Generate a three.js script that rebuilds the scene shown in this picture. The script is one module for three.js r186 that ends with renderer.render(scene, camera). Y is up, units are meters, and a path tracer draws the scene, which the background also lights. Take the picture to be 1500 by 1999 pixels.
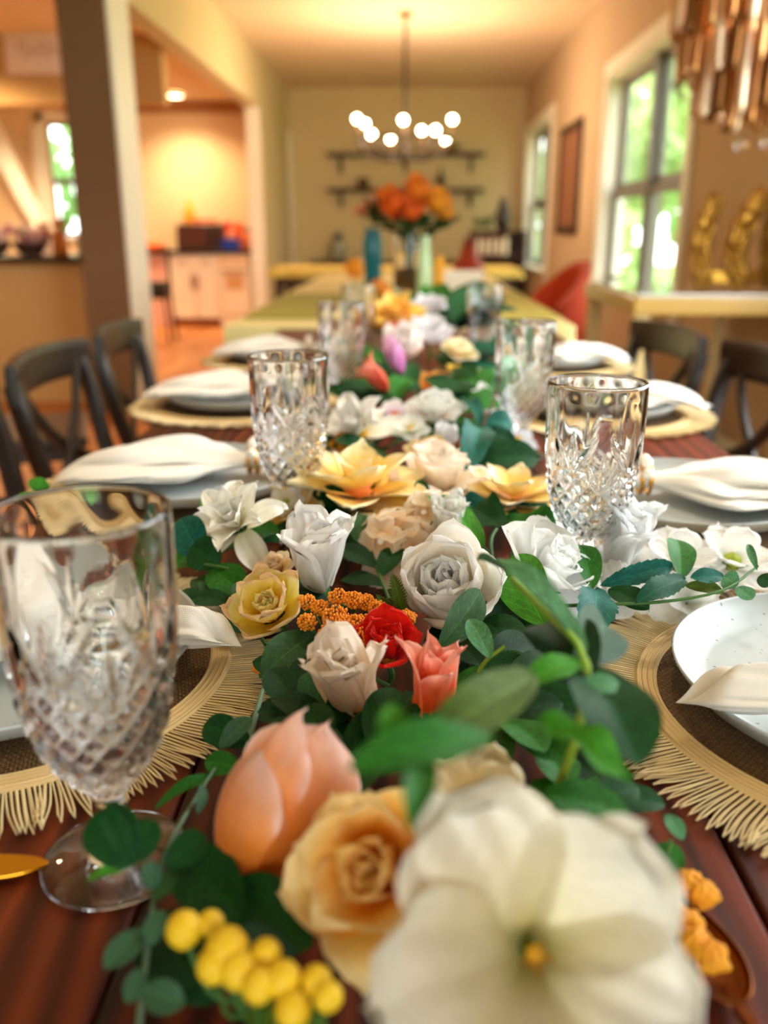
import * as THREE from 'three';
import { RoundedBoxGeometry } from 'three/addons/geometries/RoundedBoxGeometry.js';
import { mergeGeometries } from 'three/addons/utils/BufferGeometryUtils.js';
import { RectAreaLightUniformsLib } from 'three/addons/lights/RectAreaLightUniformsLib.js';

// ---------------------------------------------------------------- camera, sky, sun, large lights, exposure
const scene = new THREE.Scene();
const renderer = new THREE.WebGLRenderer({ antialias: true });
renderer.toneMapping = THREE.LinearToneMapping;
renderer.toneMappingExposure = 1.0;
renderer.shadowMap.enabled = true;
RectAreaLightUniformsLib.init();

const camera = new THREE.PerspectiveCamera(60.9, 1500 / 1999, 0.02, 80);
camera.position.set(0, 1.05, 0);
camera.rotation.order = 'YXZ';
camera.rotation.set(THREE.MathUtils.degToRad(-17.928), THREE.MathUtils.degToRad(1.603), 0);
camera.focus = 0.57;
camera.userData.fStop = 3.9;
scene.add(camera);

scene.background = new THREE.Color().setRGB(6.4, 7.0, 6.9);
const sun = new THREE.DirectionalLight(new THREE.Color(1, 0.94, 0.82), 14);
sun.position.set(-9, 14, 5);
sun.target.position.set(6, 0, -6);
sun.castShadow = true;
Object.assign(sun.shadow.camera, { left: -20, right: 20, top: 20, bottom: -20, near: 1, far: 50 });
scene.add(sun, sun.target);

// area lights out of view, lighting the table from the right and from behind
function windowLight(w, h, pos, look, color, power) {
  const l = new THREE.RectAreaLight(new THREE.Color(...color), power, w, h);
  l.position.set(...pos); l.lookAt(...look); scene.add(l);
}
windowLight(2.3, 1.55, [1.5, 1.55, -1.75], [-1, 1.55, -1.75], [0.88, 0.95, 1.0], 5);
windowLight(1.8, 2.0, [0.2, 1.25, 2.45], [0.2, 1.25, -1], [0.92, 0.97, 1.0], 0.9);

// ---------------------------------------------------------------- helpers
function mulberry(a) { return () => { a |= 0; a = (a + 0x6d2b79f5) | 0; let t = Math.imul(a ^ (a >>> 15), 1 | a); t = (t + Math.imul(t ^ (t >>> 7), 61 | t)) ^ t; return ((t ^ (t >>> 14)) >>> 0) / 4294967296; }; }
const rnd = mulberry(20240607), between = (a, b) => a + (b - a) * rnd();
const { lerp, clamp, degToRad: rad } = THREE.MathUtils;
const ss = (a, b, x) => { const t = clamp((x - a) / (b - a), 0, 1); return t * t * (3 - 2 * t); };
const V = (a) => (a.isVector3 ? a.clone() : new THREE.Vector3(...a));
const C = (hex) => new THREE.Color(hex);
const T = 0.76; // height of the table top
const taken = new Map();
function numbered(n) { const k = taken.get(n) ?? 0; taken.set(n, k + 1); return k ? n + '_' + String(k).padStart(3, '0') : n; }
function tag(o, label, category, group, kind) {
  o.userData.label = label; if (category) o.userData.category = category; if (group) o.userData.group = group; if (kind) o.userData.kind = kind; return o;
}
function shadows(m) { m.castShadow = true; m.receiveShadow = true; return m; }
function thing(name, label, category, pos = [0, 0, 0], turn = 0, group) {
  const g = new THREE.Group(); g.name = numbered(name); g.position.set(...pos); g.rotation.y = turn; scene.add(g);
  return tag(g, label, category, group);
}
function part(parent, name, geo, mat, pos, rot, label) {
  const m = shadows(new THREE.Mesh(geo, mat)); m.name = name;
  if (pos) m.position.set(...pos); if (rot) m.rotation.set(...rot); if (label) m.userData.label = label;
  parent.add(m); return m;
}
function solo(name, label, category, geo, mat, pos, rot, group) {
  const m = part(scene, numbered(name), geo, mat, pos, rot); return tag(m, label, category, group);
}
function structure(name, geo, mat, pos, rot, parent = scene) {
  const m = part(parent, parent === scene ? numbered(name) : name, geo, mat, pos, rot); if (parent === scene) m.userData.kind = 'structure'; return m;
}
function structureGroup(name, pos = [0, 0, 0]) { const g = new THREE.Group(); g.name = numbered(name); g.position.set(...pos); g.userData.kind = 'structure'; scene.add(g); return g; }
function copy(src, label, pos, turn, group) {
  const c = src.clone(); c.name = numbered(src.name.replace(/_\d{3}$/, '')); c.userData = { ...src.userData };
  if (label) c.userData.label = label; if (group) c.userData.group = group; if (pos) c.position.set(...pos); if (turn !== undefined) c.rotation.y = turn;
  scene.add(c); return c;
}
const box = (w, h, d, x = 0, y = 0, z = 0) => new THREE.BoxGeometry(w, h, d).translate(x, y, z);
const rbox = (w, h, d, r = 0.004, x = 0, y = 0, z = 0) => new RoundedBoxGeometry(w, h, d, 2, Math.min(r, w / 2.1, h / 2.1, d / 2.1)).translate(x, y, z);
const merge = (list) => mergeGeometries(list.map((g) => (g.index ? g.toNonIndexed() : g)).map((g) => { for (const k of Object.keys(g.attributes)) if (!['position', 'normal', 'uv'].includes(k)) g.deleteAttribute(k); return g; }));
const lathe = (pts, n = 40) => new THREE.LatheGeometry(pts.map(([r, y]) => new THREE.Vector2(r, y)), n);
function tube(pts, r, seg = 12, rs = 7, taper = 1) {
  const g = new THREE.TubeGeometry(new THREE.CatmullRomCurve3(pts.map(V)), seg, r, rs);
  if (taper !== 1) { const c = new THREE.CatmullRomCurve3(pts.map(V)), p = g.attributes.position, q = new THREE.Vector3();
    for (let i = 0; i <= seg; i++) { const o = c.getPointAt(i / seg), k = lerp(1, taper, i / seg);
      for (let j = 0; j <= rs; j++) { const at = i * (rs + 1) + j; q.fromBufferAttribute(p, at).sub(o).multiplyScalar(k).add(o); p.setXYZ(at, q.x, q.y, q.z); } } }
  return g;
}
// a bar of rectangular section swept along points in the plane of its path
function bar(pts, w, h, seg = 14, up = [0, 1, 0]) {
  const c = new THREE.CatmullRomCurve3(pts.map(V)), pos = [], idx = [], U = V(up);
  for (let i = 0; i <= seg; i++) {
    const o = c.getPoint(i / seg), t = c.getTangent(i / seg), s = new THREE.Vector3().crossVectors(t, U).normalize(), n = new THREE.Vector3().crossVectors(s, t).normalize();
    const k = 0.32; for (const [a, b] of [[-1, -1 + k], [-1, 1 - k], [-1 + k, 1], [1 - k, 1], [1, 1 - k], [1, -1 + k], [1 - k, -1], [-1 + k, -1]]) { const q = o.clone().addScaledVector(s, (a * w) / 2).addScaledVector(n, (b * h) / 2); pos.push(q.x, q.y, q.z); }
  }
  for (let i = 0; i < seg; i++) for (let j = 0; j < 8; j++) { const a = i * 8 + j, b = i * 8 + ((j + 1) % 8); idx.push(a, b, a + 8, b, b + 8, a + 8); }
  for (let j = 1; j < 7; j++) { idx.push(0, j + 1, j); const e = seg * 8; idx.push(e, e + j, e + j + 1); }
  const g = new THREE.BufferGeometry(); g.setAttribute('position', new THREE.Float32BufferAttribute(pos, 3)); g.setAttribute('uv', new THREE.Float32BufferAttribute(new Float32Array((pos.length / 3) * 2), 2)); g.setIndex(idx);
  const f = g.toNonIndexed(); f.computeVertexNormals(); return f;
}
// ---------------------------------------------------------------- noise and textures
const hash = (x, y) => { let h = Math.imul(x | 0, 374761393) + Math.imul(y | 0, 668265263); h = Math.imul(h ^ (h >>> 13), 1274126177); return ((h ^ (h >>> 16)) >>> 0) / 4294967296; };
function noise(x, y, wx = 1 << 20, wy = 1 << 20) {
  const ix = Math.floor(x), iy = Math.floor(y), fx = x - ix, fy = y - iy, s = fx * fx * (3 - 2 * fx), t = fy * fy * (3 - 2 * fy), m = (a, n) => ((a % n) + n) % n;
  return lerp(lerp(hash(m(ix, wx), m(iy, wy)), hash(m(ix + 1, wx), m(iy, wy)), s), lerp(hash(m(ix, wx), m(iy + 1, wy)), hash(m(ix + 1, wx), m(iy + 1, wy)), s), t);
}
function texture(w, h, fn, srgb = true) {
  const d = new Uint8Array(w * h * 4);
  for (let y = 0; y < h; y++) for (let x = 0; x < w; x++) { const c = fn(x / w, y / h, x, y), o = (y * w + x) * 4; for (let k = 0; k < 3; k++) d[o + k] = clamp((typeof c === 'number' ? c : c[k]) * 255, 0, 255); d[o + 3] = 255; }
  const t = new THREE.DataTexture(d, w, h); t.wrapS = t.wrapT = THREE.RepeatWrapping; t.magFilter = THREE.LinearFilter; t.minFilter = THREE.LinearMipmapLinearFilter; t.generateMipmaps = true;
  if (srgb) t.colorSpace = THREE.SRGBColorSpace; t.needsUpdate = true; return t;
}
const mix3 = (a, b, k) => [lerp(a[0], b[0], k), lerp(a[1], b[1], k), lerp(a[2], b[2], k)];
// dark stained pine: grain runs along v; one texture is 1 m wide and 2 m long
function woodTexture(dark, mid, light, fine) {
  return texture(512, 1024, (u, v) => {
    const warp = noise(u * 8, v * 5, 8, 5) * 0.35 + noise(u * 20, v * 14, 20, 14) * 0.08;
    const ring = Math.sin((u * fine + warp * fine * 0.12 + noise(u * 4, v * 2, 4, 2) * 3) * Math.PI * 2) * 0.5 + 0.5, streak = noise(u * 256, v * 12, 256, 12), broad = noise(u * 7, v * 3, 7, 3);
    const k = clamp(ring * 0.45 + streak * 0.3 + broad * 0.45 - 0.1, 0, 1);
    return k < 0.5 ? mix3(dark, mid, k * 2) : mix3(mid, light, k * 2 - 1);
  });
}
const tableWood = woodTexture([0.1, 0.03, 0.012], [0.33, 0.122, 0.048], [0.52, 0.215, 0.09], 44);
const grainBump = texture(512, 512, (u, v) => 0.5 + 0.5 * noise(u * 200, v * 8, 200, 8) - 0.25 * (noise(u * 60, v * 4, 60, 4) > 0.7 ? 1 : 0), false);
const floorWood = woodTexture([0.58, 0.35, 0.16], [0.74, 0.48, 0.24], [0.84, 0.59, 0.33], 14);
const linen = texture(256, 256, (u, v, x, y) => { const a = Math.sin((u + 0.004 * noise(u * 20, v * 20, 20, 20)) * 64 * Math.PI * 2), b = Math.sin((v + 0.004 * noise(u * 20 + 9, v * 20, 20, 20)) * 64 * Math.PI * 2); return 0.5 + 0.25 * (a * (((x >> 2) + (y >> 2)) & 1 ? 1 : -1)) + 0.15 * b + 0.2 * (noise(u * 64, v * 64, 64, 64) - 0.5); }, false);
const weave = texture(256, 256, (u, v) => { const n = 32, cu = Math.floor(u * n), cv = Math.floor(v * n), fu = u * n - cu, fv = v * n - cv; return (cu + cv) & 1 ? Math.sin(fu * Math.PI) * (0.6 + 0.4 * Math.sin(fv * Math.PI)) : Math.sin(fv * Math.PI) * (0.5 + 0.4 * Math.sin(fu * Math.PI)); }, false);
const weaveColor = texture(256, 256, (u, v) => { const n = 32, cu = Math.floor(u * n), cv = Math.floor(v * n), k = 0.35 + 0.65 * hash(cu + 31, cv), l = (cu + cv) & 1 ? 1 : 0.72; return [0.52 * l * (0.7 + 0.3 * k), 0.36 * l * (0.7 + 0.3 * k), 0.16 * l * (0.65 + 0.35 * k)]; });
const speckle = texture(512, 512, (u, v, x, y) => { let d = 1; for (let i = -1; i <= 1; i++) for (let j = -1; j <= 1; j++) { const cx = Math.floor(u * 30) + i, cy = Math.floor(v * 30) + j, h = hash(cx + 90, cy + 70); if (h < 0.2) { const r = Math.hypot(u * 30 - cx - hash(cx, cy + 5), v * 30 - cy - hash(cx + 5, cy)); if (r < 0.045 + h * 0.4) d = 0.62; } } const b = 0.93 * d; return [b, b, b * 0.985]; });
// leaf: midrib, side veins and a fine net, paler than the blade
const leafMap = texture(256, 512, (u, v) => {
  const s = Math.abs(u - 0.5) * 2, k = v * 8 - s * 2.6 + 0.35 * noise(u * 9, v * 12), f = Math.abs(k - Math.round(k)); let net = 9, second = 9; const gx = u * 22, gy = v * 40;
  for (let i = -1; i <= 1; i++) for (let j = -1; j <= 1; j++) { const cx = Math.floor(gx) + i, cy = Math.floor(gy) + j, d = Math.hypot(gx - cx - hash(cx, cy), gy - cy - hash(cx + 77, cy)); if (d < net) { second = net; net = d; } else if (d < second) second = d; }
  const vein = Math.max(ss(0.035 - s * 0.0, 0.0, s) , 0.8 * ss(0.07, 0.0, f), 0.5 * ss(0.12, 0.02, second - net), 1 - ss(0.0, 0.05, s));
  const blade = 0.54 + 0.16 * noise(u * 12, v * 20) ; const t = clamp(vein, 0, 1) * 0.8; return [lerp(blade, 1, t), lerp(blade, 1, t * 0.95), lerp(blade * 0.95, 0.8, t * 0.8)];
});
const leafBump = texture(256, 512, (u, v) => { const s = Math.abs(u - 0.5) * 2, k = v * 8 - s * 2.6 + 0.35 * noise(u * 9, v * 12), f = Math.abs(k - Math.round(k)); return 0.7 - 0.4 * Math.max(1 - ss(0, 0.06, s), 0.8 * (1 - ss(0, 0.12, f))) + 0.2 * noise(u * 40, v * 60); }, false);
const petalBump = texture(128, 256, (u, v) => 0.5 + 0.35 * Math.sin((u * 22 + noise(u * 6, v * 3) * 1.5) * Math.PI * 2) * (0.4 + 0.6 * noise(u * 14, v * 5)) + 0.15 * noise(u * 30, v * 20), false);
const foilBump = texture(256, 256, (u, v) => noise(u * 10, v * 24, 10, 24) * 0.6 + noise(u * 30, v * 60, 30, 60) * 0.4, false);
const plaster = texture(256, 256, (u, v) => noise(u * 60, v * 60, 60, 60) * 0.6 + noise(u * 120, v * 120, 120, 120) * 0.4, false);

const std = (color, roughness = 0.6, extra = {}) => new THREE.MeshStandardMaterial({ color: C(color), roughness, side: THREE.DoubleSide, ...extra });
const phys = (color, roughness = 0.6, extra = {}) => new THREE.MeshPhysicalMaterial({ color: C(color), roughness, side: THREE.DoubleSide, ...extra });
const M = {
  wallTan: std('#c6aa86', 0.9, { bumpMap: plaster, bumpScale: 0.0006 }), wallBack: std('#d4c294', 0.9, { bumpMap: plaster, bumpScale: 0.0006 }), wallKitchen: std('#e6cca0', 0.9, { bumpMap: plaster, bumpScale: 0.0006 }),
  ceiling: std('#e6cda8', 0.95), ceilingKitchen: std('#fbe4c6', 0.95), column: std('#785b3d', 0.9), halfWall: std('#cda468', 0.9), trim: std('#f2efdc', 0.6), white: std('#f0ead8', 0.5), crown: std('#a06a38', 0.7),
  sash: std('#6f6a5c', 0.5), pane: phys('#ffffff', 0.0, { transmission: 1, thickness: 0, ior: 1.45, specularIntensity: 0.6 }),
  table: new THREE.MeshPhysicalMaterial({ color: C('#ffffff'), map: tableWood, roughness: 0.5, bumpMap: grainBump, bumpScale: 0.0004, clearcoat: 0.08, clearcoatRoughness: 0.4, specularIntensity: 0.35 }),
  floorSlab: std('#7a4a26', 0.8), chair: phys('#22150f', 0.38, { clearcoat: 0.3, clearcoatRoughness: 0.3 }),
  crystal: phys('#ffffff', 0.0, { transmission: 1, thickness: 0.01, ior: 1.52 }),
  plate: phys('#bcc4c9', 0.38, { map: speckle, clearcoat: 0.25, clearcoatRoughness: 0.3 }),
  napkin: phys('#e6e1d8', 0.85, { bumpMap: linen, bumpScale: 0.00028, sheen: 0.4, sheenColor: C('#ffffff'), sheenRoughness: 0.5 }),
  gold: std('#d99a2b', 0.22, { metalness: 1 }), pearl: phys('#fbf4e6', 0.2, { clearcoat: 0.6 }),
  mat: std('#ffffff', 0.9, { map: weaveColor, bumpMap: weave, bumpScale: 0.0012 }), raffia: std('#e8cf9c', 0.75), braid: std('#dcbc84', 0.8),
  stem: std('#3f6b28', 0.6), stemPale: std('#93b83a', 0.55), stemGrey: std('#5f7d63', 0.6), twig: std('#5d3c22', 0.8),
  metalDark: std('#3a2c22', 0.45, { metalness: 0.6 }), bronze: std('#7a5a35', 0.35, { metalness: 0.8 }),
};
const leafMat = (color, rough = 0.62) => new THREE.MeshPhysicalMaterial({ color: C(color), map: leafMap, bumpMap: leafBump, bumpScale: 0.00016, roughness: rough, specularIntensity: 0.45, side: THREE.DoubleSide });
const LM = { green: leafMat('#3a9a2c'), bright: leafMat('#62cc38'), dark: leafMat('#14662a'), deep: leafMat('#0d5226'), teal: leafMat('#1c8a84'), tealDark: leafMat('#147058'), grey: leafMat('#558b6c', 0.6), mint: leafMat('#80d4a4'), olive: leafMat('#6f9028'), sage: leafMat('#467d48', 0.65) };
const petalMat = (rough = 0.62) => new THREE.MeshPhysicalMaterial({ color: 0xffffff, vertexColors: true, roughness: 1, bumpMap: petalBump, bumpScale: 0.00003, transmission: 0.45, thickness: 0, ior: 1.3, specularIntensity: 0.5, side: THREE.DoubleSide });
M.petal = petalMat();
M.petalGloss = new THREE.MeshPhysicalMaterial({ color: 0xffffff, vertexColors: true, roughness: 0.42, bumpMap: petalBump, bumpScale: 0.00002, sheen: 0.3, sheenColor: C('#ffffff'), side: THREE.DoubleSide });
// ---------------------------------------------------------------- the room
{ // floor: a slab, and the boards where they can be seen between the chairs
  const fl = structureGroup('floor'); part(fl, 'slab', box(9, 0.2, 16.4, -1.6, -0.112, -5.1), M.floorSlab);
  const boards = [0, 1, 2, 3].map((k) => { const g = rbox(0.136, 0.024, 1.46, 0.003), uv = g.attributes.uv, p = g.attributes.position; for (let i = 0; i < uv.count; i++) uv.setXY(i, p.getX(i) + k * 0.23, p.getZ(i) / 2 + k * 0.31); return g; });
  const tones = ['#ffffff', '#f1dcc4', '#ffe9d0'].map((c) => std(c, 0.45, { map: floorWood }));
  for (let i = 0; i < 23; i++) for (let j = 0; j < 8; j++) part(fl, 'plank', boards[(i * 3 + j) % 4], tones[(i * 5 + j * 2) % 3], [-0.35 - i * 0.1385, -0.001 - 0.0007 * ((i + j) % 3), -0.2 - (i % 3) * 0.49 - j * 1.463]);
}
structure('ceiling', box(3.35, 0.15, 16, -0.085, 2.875, -4.9), M.ceiling);
structure('ceiling', box(4.6, 0.15, 16, -3.99, 2.485, -4.9), M.ceilingKitchen);
// right wall with the two windows in the picture and an unseen one placed to light the table
const rightOpenings = [[-7.25, -5.1, 0.64, 2.14], [-12.0, -10.0, 0.62, 2.2], [-2.95, -0.55, 0.75, 2.35]];
{
  const g = [], zs = [-12.6, -12.0, -10.0, -7.25, -5.1, -2.95, -0.55, 3.1];
  for (let i = 0; i < zs.length - 1; i++) {
    const o = rightOpenings.find((q) => q[0] === zs[i]), d = zs[i + 1] - zs[i], m = (zs[i + 1] + zs[i]) / 2;
    if (!o) g.push(box(0.16, 3.0, d, 1.58, 1.45, m)); else { g.push(box(0.16, o[2], d, 1.58, o[2] / 2, m)); g.push(box(0.16, 2.95 - o[3], d, 1.58, (2.95 + o[3]) / 2, m)); }
  }
  structure('wall_right', merge(g), M.wallTan);
  structure('wall_back', box(3.3, 3.0, 0.2, -0.02, 1.45, -12.5), M.wallBack);
  const f = []; // unseen front wall, its opening placed to let light in behind the camera
  f.push(box(5.5, 3.0, 0.16, -3.45, 1.45, 2.62), box(0.5, 3.0, 0.16, 1.45, 1.45, 2.62), box(2.0, 0.7, 0.16, 0.2, 2.6, 2.62), box(2.0, 0.2, 0.16, 0.2, 0.1, 2.62));
  structure('wall_front', merge(f), M.wallTan);
  structure('wall_left', merge([box(0.16, 3.0, 16, -6.2, 1.45, -4.9)]), M.wallKitchen);
  // stub between kitchen and dining room, carrying the far end of the beam
  structure('wall_kitchen_end', box(0.12, 2.3, 2.45, -1.672, 1.15, -11.19), M.wallBack);
  structure('trim_1', rbox(0.035, 2.28, 0.14, 0.006, -1.588, 1.14, -12.32), M.trim);
  structure('trim_2', rbox(0.15, 2.28, 0.05, 0.006, -1.66, 1.14, -9.93), M.trim);
  // kitchen back wall with its window
  const k = [box(2.14, 2.6, 0.16, -2.75, 1.25, -10.58), box(2.1, 2.6, 0.16, -5.15, 1.25, -10.58), box(0.3, 0.98, 0.16, -3.96, 0.49, -10.58), box(0.3, 0.4, 0.16, -3.96, 2.4, -10.58)];
  structure('wall_kitchen', merge(k), M.wallKitchen);
  structure('trim_3', rbox(2.15, 0.11, 0.07, 0.01, -2.77, 2.345, -10.47), M.crown, null, null);
}
structure('beam', rbox(0.16, 0.56, 15.7, 0.01, -1.68, 2.56, -4.6), M.wallBack);
{ // post at the end of the half wall
  const c = structureGroup('column'); part(c, 'shaft', rbox(0.265, 2.5, 0.36, 0.006, -1.735, 1.25, -5.28), M.column);
  part(c, 'lit_side_panel', rbox(0.02, 2.36, 0.36, 0.004, -1.594, 1.2, -5.28), M.trim);  // pale panel paints the window-lit side of the post against its dark front
}
structure('wall_half', box(4.3, 0.86, 0.14, -4.0, 0.43, -5.5), M.halfWall);
structure('wall_header', box(4.35, 0.62, 0.14, -4.0, 2.25, -7.1), M.halfWall);
structure('baseboard_right', rbox(0.02, 0.12, 15, 0.005, 1.49, 0.06, -4.9), M.trim);
structure('baseboard_kitchen', rbox(2.1, 0.1, 0.02, 0.005, -2.75, 0.05, -10.49), M.trim);
function windowUnit(name, x, z0, z1, y0, y1, cols, along = 'z') { // reveal, casing, sashes and panes in an opening of a wall
  const w = structureGroup(name), d = z1 - z0, h = y1 - y0, zm = (z0 + z1) / 2, ym = (y0 + y1) / 2, R = (lx, ly, lz, px, py, pz) => (along === 'z' ? rbox(lx, ly, lz, 0.004, px, py, pz) : rbox(lz, ly, lx, 0.004, pz, py, px));
  for (const s of [-1, 1]) { part(w, 'casing', R(0.025, h + 0.2, 0.1, x - 0.012, ym, zm + s * (d / 2 + 0.045)), M.trim); part(w, 'jamb', R(0.17, h, 0.02, x + 0.08, ym, zm + (s * (d - 0.02)) / 2), M.trim); }
  part(w, 'casing', R(0.03, 0.1, d + 0.22, x - 0.014, y1 + 0.05, zm), M.trim); part(w, 'sill', R(0.24, 0.035, d + 0.24, x + 0.04, y0 + 0.005, zm), M.trim);
  part(w, 'head_jamb', R(0.17, 0.02, d - 0.04, x + 0.08, y1 - 0.01, zm), M.trim);
  const cw = d / cols;
  for (let c = 0; c < cols; c++) for (const [a, b, off] of [[y0 + 0.02, ym - 0.06, 0.09], [ym - 0.06, y1 - 0.02, 0.125]]) {
    const m = z0 + (c + 0.5) * cw, s = part(w, 'sash', mergeSash(R, cw, a, b, x + off, m), M.sash); part(s, 'pane', R(0.005, b - a - 0.1, cw - 0.14, x + off, (a + b) / 2, m), M.pane);
  }
  for (let c = 1; c < cols; c++) part(w, 'mullion', R(0.1, h - 0.04, 0.09, x + 0.105, ym, z0 + c * cw), M.sash);
}
function mergeSash(R, cw, a, b, x, m) { const t = 0.055, h = b - a, w = cw - 0.045; return merge([R(0.04, t, w, x, a + t / 2, m), R(0.04, t, w, x, b - t / 2, m), R(0.04, h, t, x, (a + b) / 2, m - w / 2 + t / 2), R(0.04, h, t, x, (a + b) / 2, m + w / 2 - t / 2)]); }
windowUnit('window_1', 1.5, -7.25, -5.1, 0.64, 2.14, 2);
windowUnit('window_2', 1.5, -12.0, -10.0, 0.62, 2.2, 2);
windowUnit('unseen_window_3', 1.5, -2.95, -0.55, 0.75, 2.35, 2);  // out of view, placed so daylight reaches the table from the right
{ // the kitchen window faces along z
  const w = structureGroup('window_4'); for (const s of [-1, 1]) part(w, 'casing', rbox(0.09, 1.4, 0.03, 0.004, -3.96 + s * 0.19, 1.6, -10.49), M.trim);
  part(w, 'casing', rbox(0.47, 0.09, 0.03, 0.004, -3.96, 2.25, -10.49), M.trim); part(w, 'sill', rbox(0.5, 0.03, 0.2, 0.004, -3.96, 0.97, -10.52), M.trim);
  for (const [a, b] of [[0.99, 1.58], [1.58, 2.2]]) { const s = part(w, 'sash', merge([rbox(0.3, 0.04, 0.03, 0.003, -3.96, a + 0.02, -10.58), rbox(0.3, 0.04, 0.03, 0.003, -3.96, b - 0.02, -10.58), rbox(0.03, b - a, 0.03, 0.003, -4.095, (a + b) / 2, -10.58), rbox(0.03, b - a, 0.03, 0.003, -3.825, (a + b) / 2, -10.58)]), M.sash); part(s, 'pane', box(0.24, b - a - 0.08, 0.005, -3.96, (a + b) / 2, -10.58), M.pane); }
}
{ // white raking skirt of the stairs beyond the half wall, and the door casing beside it
  const s = new THREE.Shape([[-4.75, 2.3], [-4.5, 2.3], [-3.98, 0.98], [-4.12, 0.98]].map((p) => new THREE.Vector2(...p)));
  structure('trim_4', new THREE.ExtrudeGeometry(s, { depth: 0.05, bevelEnabled: true, bevelSize: 0.006, bevelThickness: 0.006, bevelSegments: 2 }).translate(0, 0, -10.1), M.trim);
  structure('trim_5', merge([rbox(0.09, 2.1, 0.04, 0.005, -4.2, 1.1, -10.45)]), M.trim);
}
// ---------------------------------------------------------------- outside
solo('lawn', 'green lawn outside the windows', 'lawn', box(40, 0.1, 60, 8, -0.35, -8), std('#6f9a3c', 1)).userData.kind = 'structure';
{
  const leafG = new THREE.PlaneGeometry(0.17, 0.22, 1, 2), greens = ['#a3c478', '#86b06a', '#bcd490', '#a4cb90'].map((c) => new THREE.MeshPhysicalMaterial({ color: C(c), roughness: 1, transmission: 0.45, thickness: 0, side: THREE.DoubleSide }));
  const bark = std('#6a5a48', 0.9), q = new THREE.Quaternion(), e = new THREE.Euler(), m4 = new THREE.Matrix4();
  const spots = [[3.5, -10.8, 1.7, 'broad tree just outside the double window'], [7.4, -20.5, 2.6, 'tall tree outside beyond the picture frame'], [2.9, -15.8, 1.9, 'tree outside the narrow far window'], [4.2, -21.5, 3.0, 'pale tree standing far behind the narrow window'], [9.0, -15.5, 2.6, 'big tree standing far behind the double window'], [-4.3, -14.6, 1.5, 'tree outside the kitchen window'], [4.6, -8.0, 2.0, 'tree outside the right edge of the double window']];
  spots.forEach(([x, z, r, label], i) => {
    const t = thing('tree', label, 'tree', [x, -0.3, z]);
    part(t, 'trunk', tube([[0, 0, 0], [0.05, 1.1, 0.03], [-0.04, 2.2, 0], [0.03, 3.4, 0.05]], 0.13, 14, 8, 0.45), bark);
    for (let b = 0; b < 5; b++) { const a = b * 1.26 + i; part(t, 'branch', tube([[0, 1.3 + b * 0.35, 0], [Math.cos(a) * r * 0.4, 2 + b * 0.35, Math.sin(a) * r * 0.4], [Math.cos(a) * r * 0.8, 2.5 + b * 0.3, Math.sin(a) * r * 0.8]], 0.05, 8, 6, 0.4), bark); }
    const n = 850, im = new THREE.InstancedMesh(leafG, greens[i % 4], n); im.name = 'foliage'; im.userData.kind = 'stuff'; im.castShadow = im.receiveShadow = true;
    for (let k = 0; k < n; k++) {
      const cl = Math.floor(rnd() * 26), ca = hash(cl, i) * 6.28, ch = hash(cl + 40, i), cr = Math.sqrt(hash(cl + 80, i)) * r * 0.85 * Math.sin(Math.PI * (0.15 + 0.8 * ch)), s = 0.42;
      const p = new THREE.Vector3(Math.cos(ca) * cr + between(-s, s), 0.7 + ch * r * 1.7 + between(-s, s), Math.sin(ca) * cr + between(-s, s));
      e.set(between(-1, 1), between(0, 6.28), between(-1, 1)); m4.compose(p, q.setFromEuler(e), new THREE.Vector3(1, 1, 1).multiplyScalar(between(0.7, 1.4))); im.setMatrixAt(k, m4);
    }
    t.add(im);
  });
}
// ---------------------------------------------------------------- far end of the room
{ // chandelier over the second table
  const c = thing('chandelier', 'bronze ring chandelier with round glowing bulbs hanging from a long rod', 'chandelier', [-0.05, 2.8, -8.3]);
  part(c, 'canopy', lathe([[0, -0.04], [0.03, -0.04], [0.06, -0.02], [0.065, 0], [0, 0]]), M.bronze); part(c, 'rod', new THREE.CylinderGeometry(0.014, 0.014, 1.02, 10).translate(0, -0.55, 0), M.metalDark);
  part(c, 'hub', lathe([[0, -1.22], [0.02, -1.2], [0.035, -1.14], [0.03, -1.06], [0.014, -1.02], [0, -1.02]]), M.metalDark);
  part(c, 'ring', new THREE.TorusGeometry(0.42, 0.012, 8, 60).rotateX(Math.PI / 2).translate(0, -1.0, 0), M.metalDark);
  const glow = new THREE.MeshStandardMaterial({ color: C('#fff6e0'), emissive: C('#ffe6bd'), emissiveIntensity: 30 });
  for (let i = 0; i < 9; i++) {
    const a = (i / 9) * Math.PI * 2 + 0.2, x = Math.cos(a), z = Math.sin(a), up = [0.06, -0.05, 0.02, -0.08, 0.07][i % 5], y = -0.93 + up;
    const arm = part(c, 'arm', tube([[0, -1.12, 0], [x * 0.2, -1.16, z * 0.2], [x * 0.38, -1.08, z * 0.38], [x * 0.42, y - 0.05, z * 0.42]], 0.008, 12, 6), M.metalDark);
    part(arm, 'socket', new THREE.CylinderGeometry(0.02, 0.015, 0.05, 10).translate(x * 0.42, y - 0.035, z * 0.42), M.bronze);
    part(arm, 'bulb', new THREE.SphereGeometry(0.03, 16, 12).translate(x * 0.42, y + 0.03, z * 0.42), glow);
    const l = new THREE.PointLight(C('#ffe6c6'), 1.0); l.position.set(x * 0.42, y + 0.03, z * 0.42); l.castShadow = true; l.shadow.radius = 1.8; c.add(l);
  }
}
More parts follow.
